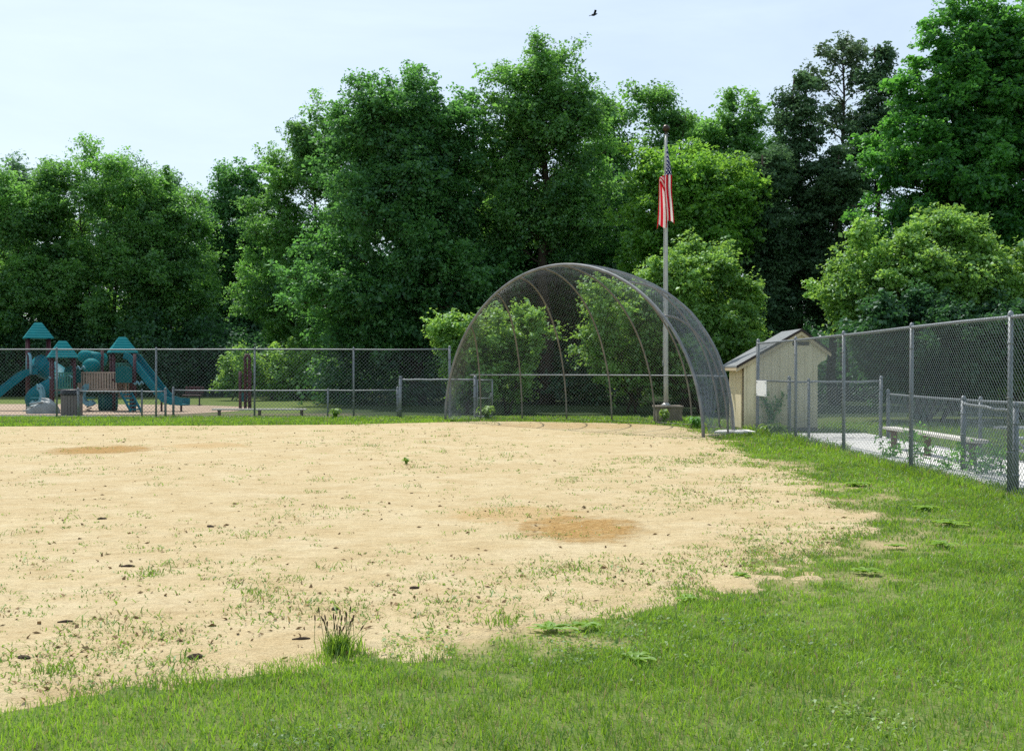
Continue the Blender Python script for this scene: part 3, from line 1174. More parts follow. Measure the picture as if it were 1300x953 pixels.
def gate(name, label, A, B, h, group=None):
    A, B = Vector((*A, 0)), Vector((*B, 0))
    d = (B - A).normalized()
    L = (B - A).length
    T = thing(name, label, 'gate', A.lerp(B, .5), group)
    z0 = .08
    c = [A + Vector((0, 0, z0)), B + Vector((0, 0, z0)), B + Vector((0, 0, h)), A + Vector((0, 0, h))]
    m = MB()
    for i in range(4):
        m.tube([c[i], c[(i + 1) % 4]], .021, 8)
    m.tube([(c[0] + c[3]) / 2, (c[1] + c[2]) / 2], .017, 8)
    m.build('gate_frame', M['steel'], T, True)
    mb = MB()
    chain_mesh(mb, lambda u, t: A + d * u + Vector((0, 0, z0 + t)) + Vector((0, 0, 1)).cross(d) * .02, L, h - z0)
    mb.build('wire_mesh', M['wire_far'], T)
    m = MB().box((A + d * (L - .03)) + Vector((0, 0, h * .62)), (.09, .05, .12))
    m.build('latch', M['steel'], T)
    return T


gate('gate', 'small open chain-link gate leaf at the left end of the backstop', (gx(606, 32.7), 32.7), (gx(625, 32.9), 32.9), 1.2)

# the tall fence on the right, running towards the camera
XR = 5.86
posts_r = [25.4, 21.95, 18.78, 15.62, 12.52, 9.4, 6.3]


def right_extra(T, A, d, L):
    MB().tube([Vector((XR, 25.4, 1.26)), Vector((XR, 21.95, 1.26))], .02, 8).build('middle_rail', M['steel'], T, True)


fence('tall_fence', 'tall grey chain-link fence running along the right in front of the dugout', (XR, posts_r[0]), (XR, posts_r[-1]), 2.14,
      [posts_r[0] - y for y in posts_r], mr=.0026, du=.07, extra=right_extra)
fence('cross_fence', 'low chain-link fence across the dugout pad in front of the shed', (6.0, 23.0), (7.97, 23.0), 1.27, [0, .42, 1.97])
fence('rear_fence', 'low chain-link fence along the back of the dugout behind the bench', (8.1, 22.9), (8.1, 11.2), .99, [0, 4.5, 8.0, 11.7])
fence('short_fence', 'short low fence section at an angle inside the dugout, near the right edge', (5.98, 12.62), (6.62, 15.6), 1.02, [0, 3.05], pr=.03)

# white notice on the fence
T = thing('notice_board', 'blank white board wired to the tall fence by the shed', 'sign', (gx(970, 24.9), 24.9, 0))
b = MB().box((XR - .05, 24.78, 1.08), (.012, 1.0, .36))
b.build('panel', M['white'], T, bevel=.004)
for yy in (24.36, 25.2):
    for zz in (.94, 1.22):
        MB().box((XR - .062, yy, zz), (.008, .03, .03)).build('clip', M['steel'], T)

# ------------------------------------------------------------------ arched backstop
Lf, Rf = Vector((-1.96, 31.2, 0)), Vector((4.23, 23.5, 0))
ch = (Rf - Lf)
LEN = ch.length
dd = ch.normalized()
nb = Vector((-dd.y, dd.x, 0))
if nb.y < 0:
    nb = -nb
HALF, DEEP, HIGH = LEN / 2, 3.65, 4.2


def base_pt(th):
    return Lf + dd * (HALF * (1 - math.cos(th))) + nb * (DEEP * math.sin(th))


def arch_pt(ph):
    return Lf + dd * (HALF * (1 - math.cos(ph))) + Vector((0, 0, HIGH * math.sin(ph)))


TH = [0, 18, 36, 54, 72, 90, 108, 126, 144, 162, 180]
PH = [0, 41, 59, 72, 83, 91, 99, 109, 121, 139, 180]


def phi_of(th):
    return math.radians(float(np.interp(math.degrees(th), TH, PH)))


def dome(th, q):
    """q 0..1 up a hoop from the ground to the front arch"""
    b, a = base_pt(th), arch_pt(phi_of(th))
    t = q * PI / 2
    p = b + (Vector((a.x, a.y, 0)) - b) * (1 - math.cos(t))
    p.z = a.z * math.sin(t)
    return p


T = thing('backstop', 'big arched chain-link backstop of bent pipes at the edge of the sand', 'backstop', (Lf + Rf) / 2)
MB().tube([arch_pt(PI * i / 48) + Vector((0, 0, -.05 if i in (0, 48) else 0)) for i in range(49)], .038, 10).build('front_arch', M['arch'], T, True)
for th in TH[1:-1]:
    t = math.radians(th)
    MB().tube([dome(t, i / 22) - Vector((0, 0, .04 if i == 0 else 0)) for i in range(23)], .025, 8).build('hoop', M['old_steel'], T, True)


def q_at(th, z):
    a = arch_pt(phi_of(th))
    return math.asin(min(1, z / max(a.z, z + .01))) / (PI / 2)


MB().tube([dome(math.radians(x), q_at(math.radians(x), 1.36)) for x in np.linspace(14, 166, 60)], .018, 8).build('girt_rail', M['steel'], T, True)
MB().tube([base_pt(math.radians(x)) + Vector((0, 0, .05)) for x in np.linspace(2, 178, 60)], .012, 6).build('ground_rail', M['old_steel'], T, True)
# the net: two families of diagonal wires
mb = MB()
NU, NT = 132, 58
wire_r = .0021


def net_line(u0, du_):
    pts = []
    for j in range(0, NT + 1, 2):
        u = u0 + du_ * j
        if 0 <= u <= NU:
            th = PI * (.012 + .976 * u / NU)
            p = dome(th, j / NT)
            p = p + Vector((math.sin(th * 31 + j * .7), math.cos(th * 23 - j * .5), math.sin(th * 17 + j))) * .006
            c = Vector((1.14, 27.3, 1.0))
            pts.append(p + (p - c).normalized() * .034)
        elif pts:
            break
    if len(pts) > 1:
        mb.tube(pts, wire_r, 3, False)


for i in range(-NT, NU + NT):
    net_line(i, 1)
    net_line(i, -1)
mb.build('wire_net', M['wire_net'], T)

# ------------------------------------------------------------------ flagpole, flag, pedestal
PX, PY = gx(845.5, 30.45), 30.45
T = thing('pedestal', 'square stained concrete block at the foot of the flagpole', 'pedestal', (PX, PY, 0))
MB().box((PX + .05, PY, .22), (.74, .72, .46)).build('block', M['old_concrete'], T, bevel=.02)
MB().box((PX + .05, PY, .465), (.80, .78, .06)).build('cap_stone', M['old_concrete'], T, bevel=.012)
T = thing('flagpole', 'tall pale metal flagpole with dark ball finial rising behind the backstop', 'flagpole', (PX, PY, .49))
zt = at(845, 170, PY).z
MB().tube([(PX, PY, .49 + (zt - .49) * i / 12) for i in range(13)], [.070 - .036 * (i / 12) ** 1.3 for i in range(13)], 16).build('pole', M['pole'], T, True)
MB().lathe((PX, PY, .495), [(.0, .0), (.14, 0), (.14, .02), (.10, .05), (.072, .08)], 16).build('base_collar', M['pole'], T, True)
m = MB().lathe((PX, PY, zt), [(.034, -.02), (.05, .0), (.05, .03), (.02, .05)] + [(.105 * math.sin(PI * k / 10), .145 - .105 * math.cos(PI * k / 10)) for k in range(1, 11)], 18)
m.build('ball_finial', M['dark_metal'], T, True)
MB().tube([(PX - .085, PY - .03, 1.7), (PX - .075, PY - .035, 4.8), (PX - .055, PY - .03, zt - .1)], .005, 5).build('halyard', M['white'], T)
m = MB().box((PX - .085, PY, 1.7), (.04, .03, .16))
m.build('cleat', M['steel'], T)


def flag():
    nu, nv = 70, 60
    z0 = at(845, 179, PY).z
    V, UV = [], []
    for i in range(nu + 1):
        for j in range(nv + 1):
            u, v = i / nu, j / nv
            s = min(1, u * 2.4 / 1.15)
            s = s * s * (3 - 2 * s)
            # hangs from the hoist; fabric gathers in upright folds
            fly = 2.35 * u * (1 - .06 * math.sin(v * 9))
            z = z0 - (1.42 * v * (1 - s) + (.18 * v + .08 * math.sin(v * 7 + 1)) * s) - fly * (1 - .20 * (1 - s) * v)
            wdt = (.17 + .18 * min(1, (u + .05) * 1.25)) * (.55 + .45 * s)
            ph = 2 * PI * 2.15 * v
            x = -.30 * wdt + wdt * (.92 - 1.35 * v) + .14 * wdt * math.sin(ph + .8) + .03 * math.sin(u * 7 + v * 3)
            y = -.06 - (.085 * math.cos(ph + .8 + u * .9) + .03 * math.sin(u * 9 + v * 5)) * (s * .9 + .1)
            x *= .42 + .58 * s
            x += -.03 - .03 * s
            V.append((PX + x, PY + y - .11, z))
            UV.append((u, v))
    Fq = [(i * (nv + 1) + j, (i + 1) * (nv + 1) + j, (i + 1) * (nv + 1) + j + 1, i * (nv + 1) + j + 1) for i in range(nu) for j in range(nv)]
    mb = MB()
    mb.add(V, Fq)
    o = mb.build('flag', M['flag'], None, True, (PX, PY, z0 - 2.4))
    uvl = o.data.uv_layers.new(name='UVMap')
    for lp in o.data.loops:
        uvl.data[lp.index].uv = UV[lp.vertex_index]
    return o


tag(flag(), 'limp flag with red and white stripes and starred blue corner on the pole', 'flag')

# ------------------------------------------------------------------ shed
YS = 26.25
sx0, sx1 = gx(944.5, YS), gx(1038, YS)
zl, za, zr = at(0, 463, YS).z, at(0, 421.5, YS).z, at(0, 447, YS).z
xa, xr = gx(1016.6, YS), gx(1053, YS)
DS = 1.75
T = thing('shed', 'small cream shed with grey shingle roof behind the end of the tall fence', 'shed', ((sx0 + sx1) / 2, YS + DS / 2, 0))
out = [(sx0, YS, .02), (sx1, YS, .02), (sx1, YS, at(0, 464, YS).z), (gx(1042, YS), YS, at(0, 459.5, YS).z), (gx(1049, YS), YS, at(0, 456.5, YS).z),
       (gx(1051, YS), YS, at(0, 448, YS).z), (xa, YS, za - .02), (sx0, YS, zl)]
MB().prism(out, (0, DS, 0)).build('wall', M['siding'], T)
lx = gx(934, YS)
eave = Vector((lx, YS - .09, zl - .075))
apex = Vector((xa, YS - .09, za + .03))
rt = Vector((xr + .02, YS - .09, zr - .015))
up = Vector((0, 0, .05))
m = MB().prism([eave, apex, apex + up, eave + up], (0, DS + .2, 0))
m.prism([apex + Vector((.002, 0, 0)), rt, rt + up, apex + Vector((.002, 0, 0)) + up], (0, DS + .2, 0))
m.build('roof', M['shingle'], T)
m = MB()
for a, b in ((eave, apex), (apex, rt)):
    m.prism([a + Vector((0, -.022, -.012)), b + Vector((0, -.022, -.012)), b + Vector((0, -.022, .055)), a + Vector((0, -.022, .055))], (0, .02, 0))
m.build('rake_trim', M['trim'], T)
m = MB()
for a, b in ((eave, apex), (apex, rt)):
    m.prism([a + Vector((0, .004, -.10)), b + Vector((0, .004, -.10)), b + Vector((0, .004, -.004)), a + Vector((0, .004, -.004))], (0, .03, 0))
m.box((lx + .05, YS + DS / 2, zl - .105), (.10, DS + .12, .08))
m.build('fascia', M['fascia'], T)
MB().box((sx0 - .004, YS + .07, .82), (.03, .055, 1.58)).build('door_jamb', M['trim'], T)
MB().box((sx0 - .010, YS + .82, .80), (.03, 1.2, 1.46)).build('door', M['siding'], T)
MB().box((gx(1016.5, YS), YS - .012, at(0, 436, YS).z), (.40, .03, .085)).build('vent', M['trim'], T)
MB().box(((sx0 + sx1) / 2, YS - .006, .05), (sx1 - sx0 - .02, .02, .09)).build('sill_board', M['bin_slat'], T)


def climber_plant():
    T = thing('climbing_weed', 'green climbing weed forked like a Y against the shed gable', 'plant', (gx(978, YS), YS - .12, 0))
    w = MB()
    b = Vector((gx(979, YS), YS - .12, 0))
    forks = [[b, at(979, 530, YS - .1), at(972, 512, YS - .08), at(966, 497, YS - .07)],
             [at(979, 530, YS - .1), at(986, 515, YS - .08), at(996, 500, YS - .07)]]
    P = []
    for f in forks:
        w.tube(f, [.012] * len(f), 5)
        for i in range(len(f) - 1):
            for _ in range(40):
                P.append(f[i].lerp(f[i + 1], random.random()) + Vector((random.gauss(0, .075), random.uniform(-.08, .0), random.gauss(0, .06))))
    w.build('stem', M['bark'], T)
    C = np.array([tuple(p) for p in P])
    n = len(C)
    V, Fq = leaf_quads(C, rng.normal(0, .5, (n, 3)) + np.array([0, -.6, .6]), rng.normal(0, 1, (n, 3)), rng.uniform(.06, .12, n), rng.uniform(.04, .07, n))
    np_mesh('foliage', V, Fq, M['leaf_mid'], T, rng.uniform(.2, .9, n))


climber_plant()

# ------------------------------------------------------------------ benches on the right


def plank_bench(name, label, A, B, z, wdt, legs, mat='plank', group=None):
    A, B = Vector((*A, 0)), Vector((*B, 0))
    d = (B - A).normalized()
    L = (B - A).length
    rot = math.atan2(d.y, d.x)
    T = thing(name, label, 'bench', A.lerp(B, .5), group)
    MB().box(A.lerp(B, .5) + Vector((0, 0, z)), (L, wdt, .05), rot).build('seat', M[mat], T, bevel=.008)
    for q in legs:
        p = A + d * (L * q)
        m = MB().box(p + Vector((0, 0, (z - .03) / 2)), (.09, .09, z - .03), rot)
        m.box(p + Vector((0, 0, z - .045)), (.07, wdt * .86, .035), rot)
        m.build('leg', M['bench_leg'], T, bevel=.006)
    return T


plank_bench('plank_bench', 'long weathered plank bench standing on the dugout pad', (7.1, 20.0), (7.1, 16.1), .42, .26, (.06, .47, .93))
T = thing('bleachers', 'low aluminium bleachers at the right edge behind the dugout', 'bleachers', (9.9, 17.6, 0))
for k, (z, y) in enumerate(((.20, 17.1), (.385, 17.5), (.53, 18.0))):
    MB().box((9.75, y, z), (3.1, .24, .04)).build('plank', M['alu'], T, bevel=.008)
for x in (8.45, 9.75, 11.0):
    m = MB().tube([(x, 17.05, .01), (x, 18.15, .49)], .02, 6)
    m.tube([(x, 17.05, 0), (x, 17.05, .18)], .018, 6).tube([(x, 17.5, 0), (x, 17.5, .365)], .018, 6).tube([(x, 18.05, 0), (x, 18.05, .51)], .018, 6)
    m.build('support_frame', M['steel'], T)

plank_bench('balance_plank', 'long low whitish plank bench lying beyond the far fence', (gx(270, 35.2), 35.2), (gx(389, 35.2), 35.2), .21, .28, (.07, .5, .95))

# ------------------------------------------------------------------ play structure
GROUP_PLAY = None
T = thing('play_structure', 'teal roofed play structure with maroon posts, slides and tan bridge', 'playground', (gx(110, 39.5), 39.5, 0))


def roof(cx, cy, z0, z1, a, rot):
    """hipped plastic roof with a short flat ridge, in overlapping courses"""
    R = Matrix.Rotation(rot, 3, 'Z')
    m = MB()
    n = 6
    c = Vector((cx, cy, 0))

    def ring(t, z, ex=0):
        hx = a * (1 - t) + a * .24 * t + ex
        hy = a * (1 - t) + a * .05 * t + ex
        return [c + R @ Vector((x * hx, y * hy, 0)) + Vector((0, 0, z)) for x, y in ((-1, -1), (1, -1), (1, 1), (-1, 1))]
    q4 = [(i, (i + 1) % 4, 4 + (i + 1) % 4, 4 + i) for i in range(4)]
    for k in range(n):
        t0, t1 = k / n, (k + 1) / n
        zA, zB = z0 + (z1 - z0) * t0, z0 + (z1 - z0) * t1
        m.add(ring(t0, zA, .012) + ring(t1, zB, .004), q4)
        m.add(ring(t0, zA, .012) + ring(t0, zA - .03, .012), [tuple(reversed(q)) for q in q4])
    m.add(ring(1, z1, .004), [(0, 1, 2, 3)])
    m.add(ring(0, z0 - .03, .012), [(3, 2, 1, 0)])
    m.build('roof', M['teal'], T)


def tower(px, Y, z_eave, z_top, a, rot, deck, topz=None, posts_px=None):
    cx = gx(px, Y)
    roof(cx, Y, z_eave, z_top, a, rot)
    R = Matrix.Rotation(rot, 3, 'Z')
    b = a * .72
    P = []
    for x, y in ((-1, -1), (1, -1), (1, 1), (-1, 1)):
        p = Vector((cx, Y, 0)) + R @ Vector((x * b, y * b, 0))
        P.append(p)
        m = MB().tube([p - Vector((0, 0, .05)), p + Vector((0, 0, z_eave + .05))], .055, 12)
        for z in (deck, deck + .75):
            m.lathe(p + Vector((0, 0, z)), [(.055, -.04), (.068, -.035), (.068, .035), (.055, .04)], 12)
        m.build('post', M['maroon'], T, True)
    MB().box((cx, Y, deck), (b * 1.9, b * 1.9, .07), rot).build('deck', M['bin_slat'], T)
    return P


def panel(a, b, z0, z1, mat, n=9, solid=0.0, th=.025):
    a, b = Vector(a), Vector(b)
    a.z = b.z = 0
    d = (b - a)
    L = d.length
    rot = math.atan2(d.y, d.x)
    m = MB()
    m.box(a.lerp(b, .5) + Vector((0, 0, z1)), (L, .05, .05), rot)
    m.box(a.lerp(b, .5) + Vector((0, 0, z0)), (L, .05, .05), rot)
    for i in range(n):
        w = L / n * (.42 + solid)
        m.box(a.lerp(b, (i + .5) / n) + Vector((0, 0, (z0 + z1) / 2)), (w, th, z1 - z0 - .05), rot)
    m.build('railing', M[mat], T)


PA = tower(48.5, 40.6, 2.74, 3.32, .50, math.radians(28), 1.35)
PB = tower(79.5, 38.2, 1.98, 2.56, .49, math.radians(28), .80)
PC = tower(155.5, 39.5, 2.17, 2.74, .48, math.radians(28), 1.15)
# extra posts of the middle bay
for px, Y, h in ((129.7, 40.2, 2.3), (141, 39.9, 2.1), (171, 38.9, 2.1)):
    p = Vector((gx(px, Y), Y, 0))
    MB().tube([p - Vector((0, 0, .05)), p + Vector((0, 0, h))], .055, 12).build('post', M['maroon'], T, True)
# bridge with tan balusters
bA, bB = Vector((gx(98, 38.9), 38.9, 0)), Vector((gx(149, 39.0), 39.0, 0))
panel(bA, bB, .80, 1.42, 'tan', 15, .22)
panel(bA + Vector((0, .8, 0)), bB + Vector((0, .8, 0)), .80, 1.42, 'tan', 15, .1)
m = MB()
for i in range(12):
    q = bA.lerp(bB, (i + .5) / 12)
    m.box((q.x, q.y + .4, .76), ((bB - bA).length / 12 - .02, .8, .05))
m.build('bridge_deck', M['bin_slat'], T)
panel(PB[0], PB[1], .86, 1.4, 'green_panel', 8, .1)
panel(PB[1], PB[2], .86, 1.4, 'green_panel', 8, .1)
panel(PC[0], PC[1], 1.2, 1.75, 'green_panel', 6, .3)
panel(PC[3], PC[2], .5, 1.1, 'tan', 6, .2)
# net climber between the posts of the right tower
m = MB()
a, b = PC[1], Vector((gx(171, 38.9), 38.9, 0))
for i in range(4):
    q = a.lerp(b, (i + .5) / 4)
    m.tube([q + Vector((0, 0, .1)), q + Vector((0, 0, 1.5))], .012, 5)
for i in range(7):
    m.tube([a + Vector((0, 0, .2 + .2 * i)), b + Vector((0, 0, .2 + .2 * i))], .012, 5)
m.build('climbing_net', M['tan'], T)


def chute(pts, mat, w=.27, h=.20, name='slide'):
    t = .03
    prof = [(-w - t, h), (-w - t, -t), (w + t, -t), (w + t, h), (w, h), (w, .02), (-w, .02), (-w, h)]
    MB().sweep(pts, prof).build(name, M[mat], T)


# left slide, with a hooped entrance
s0 = Vector((gx(36, 40.1), 40.1, 1.36))
sl = [s0 + Vector((.25, .15, .02)), s0, s0 + Vector((-.16, -.10, -.10)), s0 + Vector((-1.05, -.75, -1.02)), s0 + Vector((-1.35, -1.0, -1.16)), s0 + Vector((-1.7, -1.3, -1.2))]
chute(sl, 'blue')
m = MB()
for dx in (-.24, .24):
    pass
hp = s0 + Vector((.02, 0, 0))
m.tube([hp + Vector((-.18, .24, 0)), hp + Vector((-.18, .24, .5)), hp + Vector((-.10, .12, .72)), hp + Vector((0, 0, .78)), hp + Vector((.10, -.12, .72)), hp + Vector((.18, -.24, .5)), hp + Vector((.18, -.24, 0))], .05, 8)
m.build('slide_hood', M['pale_blue'], T, True)
# right slide: long straight chute flattening at the foot
c0 = Vector((gx(168, 39.3), 39.3, 1.92))
cl = [c0 + Vector((-.2, .05, .05)), c0, Vector((gx(205, 38.9), 38.9, .55)), Vector((gx(212, 38.8), 38.8, .38)), Vector((gx(222, 38.7), 38.7, .28)), Vector((gx(236, 38.6), 38.6, .26))]
chute(cl, 'blue', .25, .22)
MB().tube([Vector((gx(205, 38.9), 38.9, .0)), Vector((gx(205, 38.9), 38.9, .5))], .04, 8).build('slide_leg', M['maroon'], T)
MB().tube([Vector((gx(230, 38.65), 38.65, .0)), Vector((gx(230, 38.65), 38.65, .24))], .04, 8).build('slide_leg', M['maroon'], T)
# spiral tube slide behind
cx, cy = gx(60, 40.2), 40.2
pts = []
for i in range(26):
    t = i / 25
    an = PI * .9 - t * PI * 1.9
    r = .46
    pts.append((cx + r * math.cos(an), cy + r * math.sin(an), 1.75 - 1.45 * t))
MB().tube(pts, [.40 - .08 * i / 25 for i in range(26)], 16).build('tube_slide', M['blue'], T, True)
# crawl tubes and bubble domes
Yt = 40.3
MB().tube([(gx(106, Yt), Yt, at(0, 453, Yt).z), (gx(118, Yt), Yt + .1, at(0, 455, Yt).z), (gx(131, Yt), Yt, at(0, 457, Yt).z)], .27, 18).build('crawl_tube', M['teal'], T, True)


def bubble(px, py, Y, r, mat, name):
    c = at(px, py, Y)
    MB().lathe(c, [(r * math.sin(PI * k / 14), -r * .95 * math.cos(PI * k / 14)) for k in range(15)], 22).build(name, M[mat], T, True)


bubble(108, 452.5, 40.1, .27, 'teal', 'bubble_dome')
bubble(116, 465, 39.6, .32, 'teal', 'bubble_dome')
# stepped climber ramp at the front right
r0, r1 = at(159.5, 498, 38.9), at(172.5, 522, 37.9)
m = MB()
d = (r1 - r0)
lat = Vector((.19, 0, 0))
for s in (-1, 1):
    m.prism([r0 + lat * s + Vector((-.025, 0, -.06)), r1 + lat * s + Vector((-.025, 0, -.04)), r1 + lat * s + Vector((-.025, 0, .06)), r0 + lat * s + Vector((-.025, 0, .06))], (.05, 0, 0))
for i in range(5):
    q = r0 + d * ((i + .5) / 5)
    m.box(q, (.34, .16, .05))
m.build('step_ramp', M['blue'], T)
# teal side panels with rounded top
for px, Y in ((157, 38.6), (92, 38.5)):
    c = at(px, 470, Y)
    n = 10
    poly = [c + Vector((-.30, 0, -.45)), c + Vector((.30, 0, -.45))] + [c + Vector((.30 * math.cos(PI * k / n), 0, .16 * math.sin(PI * k / n))) for k in range(n + 1)]
    MB().prism(poly, (0, .03, 0)).build('play_panel', M['teal_dark'], T)
# wavy grab rails
for px0, px1, Y, py in ((94, 108, 38.4, 467), (62, 92, 38.0, 478), (170, 182, 38.8, 486)):
    MB().tube([at(px0 + (px1 - px0) * i / 12, py + 2.2 * math.sin(i * 1.1), Y) for i in range(13)], .03, 7).build('grab_rail', M['pale_blue'], T, True)

# separate play pieces


def spring_rider(px, Y, label, mir, group):
    c = Vector((gx(px, Y), Y, 0))
    R = thing('spring_rider', label, 'spring rider', c, group)
    m = MB().tube([c + Vector((.09 * math.cos(i * .7), .09 * math.sin(i * .7), .02 + .011 * i)) for i in range(36)], .014, 6)
    m.box(c + Vector((0, 0, .015)), (.3, .3, .03))
    m.build('spring', M['black'], R, True)
    for s in (-1, 1):
        y = s * .11
        arc = [c + Vector((mir * (.30 * math.cos(t) - .02), y, .62 + .42 * math.sin(t))) for t in np.linspace(-2.3, 1.3, 16)]
        inn = [c + Vector((mir * (.15 * math.cos(t) + .02), y, .60 + .22 * math.sin(t))) for t in np.linspace(1.3, -2.3, 16)]
        MB().prism(arc + inn, (0, .025, 0)).build('side_panel', M['pale_blue'], R)
    MB().box(c + Vector((mir * -.02, .012, .50)), (.34, .22, .04)).build('seat', M['blue'], R, bevel=.01)
    MB().tube([c + Vector((mir * .16, -.2, .86)), c + Vector((mir * .16, .22, .86))], .018, 8).build('handle', M['maroon'], R)
    return R


spring_rider(46, 38.3, 'pale blue spring rider left of the bin, under the left slide tower', 1, 'spring riders')
spring_rider(113, 38.6, 'pale blue spring rider right of the bin, under the tan bridge', -1, 'spring riders')


def grey_boat():
    c = Vector((gx(52, 36.9), 36.9, 0))
    R = thing('climbing_boulder', 'low grey moulded climbing boulder in front of the play structure', 'boulder', c)
    m = MB()
    n, k = 24, 12
    V, Fq = [], []
    for i in range(k + 1):
        ph = PI / 2 * i / k
        for j in range(n):
            t = 2 * PI * j / n
            r = math.cos(ph) ** .7
            wob = 1 + .14 * math.sin(3 * t + 1) + .09 * math.sin(5 * t + ph * 4)
            z = (.40 + .10 * math.cos(t - .2)) * math.sin(ph) ** .8 * (1 + .1 * math.sin(4 * t))
            V.append(c + Vector((.52 * r * wob * math.cos(t), .34 * r * wob * math.sin(t), z)))
    for i in range(k):
        for j in range(n):
            Fq.append((i * n + j, i * n + (j + 1) % n, (i + 1) * n + (j + 1) % n, (i + 1) * n + j))
    m.add(V, Fq)
    m.build('shell', M['grey_plastic'], R, True)
    m = MB()
    for s in range(3):
        m.tube([c + Vector((-.5 + .42 * i / 3 + .12 * s, -.30 + .03 * i, .10 + .12 * s + .02 * i)) for i in range(4)], .03, 6)
    m.build('foothold', M['grey_plastic'], R, True)


grey_boat()
c = Vector((gx(137, 39.7), 39.7, 0))
R = thing('crawl_barrel', 'dark green crawl barrel on the mulch beneath the tan bridge', 'barrel', c)
rotb = Matrix.Rotation(math.radians(25), 3, 'Z') @ Matrix.Rotation(PI / 2, 3, 'Y')
MB().lathe(c + Vector((0, 0, .33)), [(.26, -.32), (.30, -.33), (.33, -.30), (.335, 0), (.33, .30), (.30, .33), (.26, .32), (.255, 0), (.26, -.32)], 24, rotb).build('shell', M['teal_dark'], R, True)
m = MB()
for k in (-.2, .2):
    m.lathe(c + Vector((0, 0, .33)) + rotb @ Vector((0, 0, k)), [(.333, -.03), (.35, -.02), (.35, .02), (.333, .03)], 24, rotb)
m.build('rib', M['green_panel'], R, True)

# litter bin
c = Vector((gx(91, 35.75), 35.75, 0))
R = thing('litter_bin', 'brown slatted litter bin with dark lid by the footpath', 'bin', c)
m = MB()
for k in range(22):
    t = 2 * PI * k / 22
    m.box(c + Vector((.325 * math.cos(t), .325 * math.sin(t), .34)), (.03, .085, .66), t)
m.build('slatted_body', M['bin_slat'], R)
MB().lathe(c, [(.305, .02), (.305, .64), (.30, .64), (.30, .02)], 24).build('liner', M['black'], R, True)
MB().lathe(c, [(.33, .66), (.36, .67), (.36, .72), (.34, .84), (.31, .86), (.17, .86), (.16, .80), (.16, .70)], 26).build('lid', M['black'], R, True)

# red park bench
Yb = 45.5
c = Vector((gx(245, Yb), Yb, 0))
R = thing('park_bench', 'maroon slatted park bench at the end of the right slide', 'bench', c)
for k in range(4):
    pass
MB().box(c + Vector((-.02, .0, .44)), (.78, .40, .04)).build('seat', M['maroon'], R, bevel=.01)
m = MB()
for k in range(3):
    m.box(c + Vector((0, .20 + .03 * k, .56 + .10 * k)), (.80, .03, .085))
m.build('backrest', M['maroon'], R, bevel=.006)
for s in (-.26, .26):
    m = MB().box(c + Vector((s, .05, .22)), (.05, .06, .44)).box(c + Vector((s, .22, .58)), (.04, .03, .45)).box(c + Vector((s, .05, .02)), (.06, .4, .03))
    m.build('leg', M['black'], R)

# maroon climbing posts by the fence post
Yc = 41.6
c = Vector((gx(311, Yc), Yc, 0))
R = thing('climbing_posts', 'three dark maroon climbing posts with a rounded loop on top', 'playground', c)
for px, py, r in ((305, 471, .06), (317.5, 470, .055)):
    p = Vector((gx(px, Yc), Yc, 0))
    MB().tube([p, p + Vector((0, 0, at(0, py, Yc).z))], r, 10).build('post', M['maroon'], R, True)
p = Vector((gx(314, Yc), Yc, 0))
ztp = at(0, 449, Yc).z
m = MB().tube([p + Vector((-.08, 0, 0)), p + Vector((-.08, 0, ztp - .35)), p + Vector((-.10, 0, ztp - .18)), p + Vector((-.03, 0, ztp - .02)), p + Vector((.03, 0, ztp - .02)), p + Vector((.10, 0, ztp - .18)), p + Vector((.08, 0, ztp - .35)), p + Vector((.08, 0, 0))], .06, 10)
for k in range(6):
    m.tube([p + Vector((-.08, 0, .3 + .25 * k)), p + Vector((.08, 0, .3 + .25 * k))], .03, 8)
m.build('loop_post', M['maroon'], R, True)
MB().box((gx(309, Yc), Yc, .45), (.30, .04, .35)).build('play_panel', M['teal_dark'], R)

# ------------------------------------------------------------------ the wood
GT = 'trees around the sports ground'
# far wood that reads as one mass
lob = []
rr = random.Random(3)
for i in range(120):
    x = -75 + 150 * (i + rr.random()) / 120
    Y = rr.uniform(72, 84)
    h = rr.uniform(7.5, 11) * (1.15 if x < -5 else .95)
    lob.append(((x, Y, h * .55), (rr.uniform(2.4, 4), 2.6, h * .48)))
    lob.append(((x + rr.uniform(-1, 1), Y - 4, h * .22), (3, 2.2, h * .26)))
for i in range(90):
    x = -75 + 150 * (i + rr.random()) / 90
    lob.append(((x, rr.uniform(66, 70), 1.6), (2.6, 1.8, 2.2)))
V, Fq, t, _ = crown_leaves(lob, 9500, 26, 1.1, .42, 77, .6, .7, .5)
tag(np_mesh('far_wood', V, Fq, M['leaf_wood'], None, t), kind='stuff')
# undergrowth at the foot of the trees
lob = []
for i in range(90):
    px = 250 + 1150 * (i + rr.random()) / 90
    Y = rr.uniform(61, 66) if px < 440 else rr.uniform(46, 56)
    h = rr.uniform(1.6, 4.2)
    lob.append(((gx(px, Y), Y, h * .4), (rr.uniform(1.0, 2.0), 1.2, h * .55)))
for i in range(46):
    px = -160 + 480 * (i + rr.random()) / 46
    Y = rr.uniform(61, 66)
    h = rr.uniform(2.0, 5.0)
    lob.append(((gx(px, Y), Y, h * .4), (rr.uniform(1.6, 2.6), 1.4, h * .55)))
V, Fq, t, _ = crown_leaves(lob, 3600, 30, .6, .24, 78, .7, .65, .5)
tag(np_mesh('undergrowth', V, Fq, M['leaf_wood'], None, t), kind='stuff')

B = broadleaf
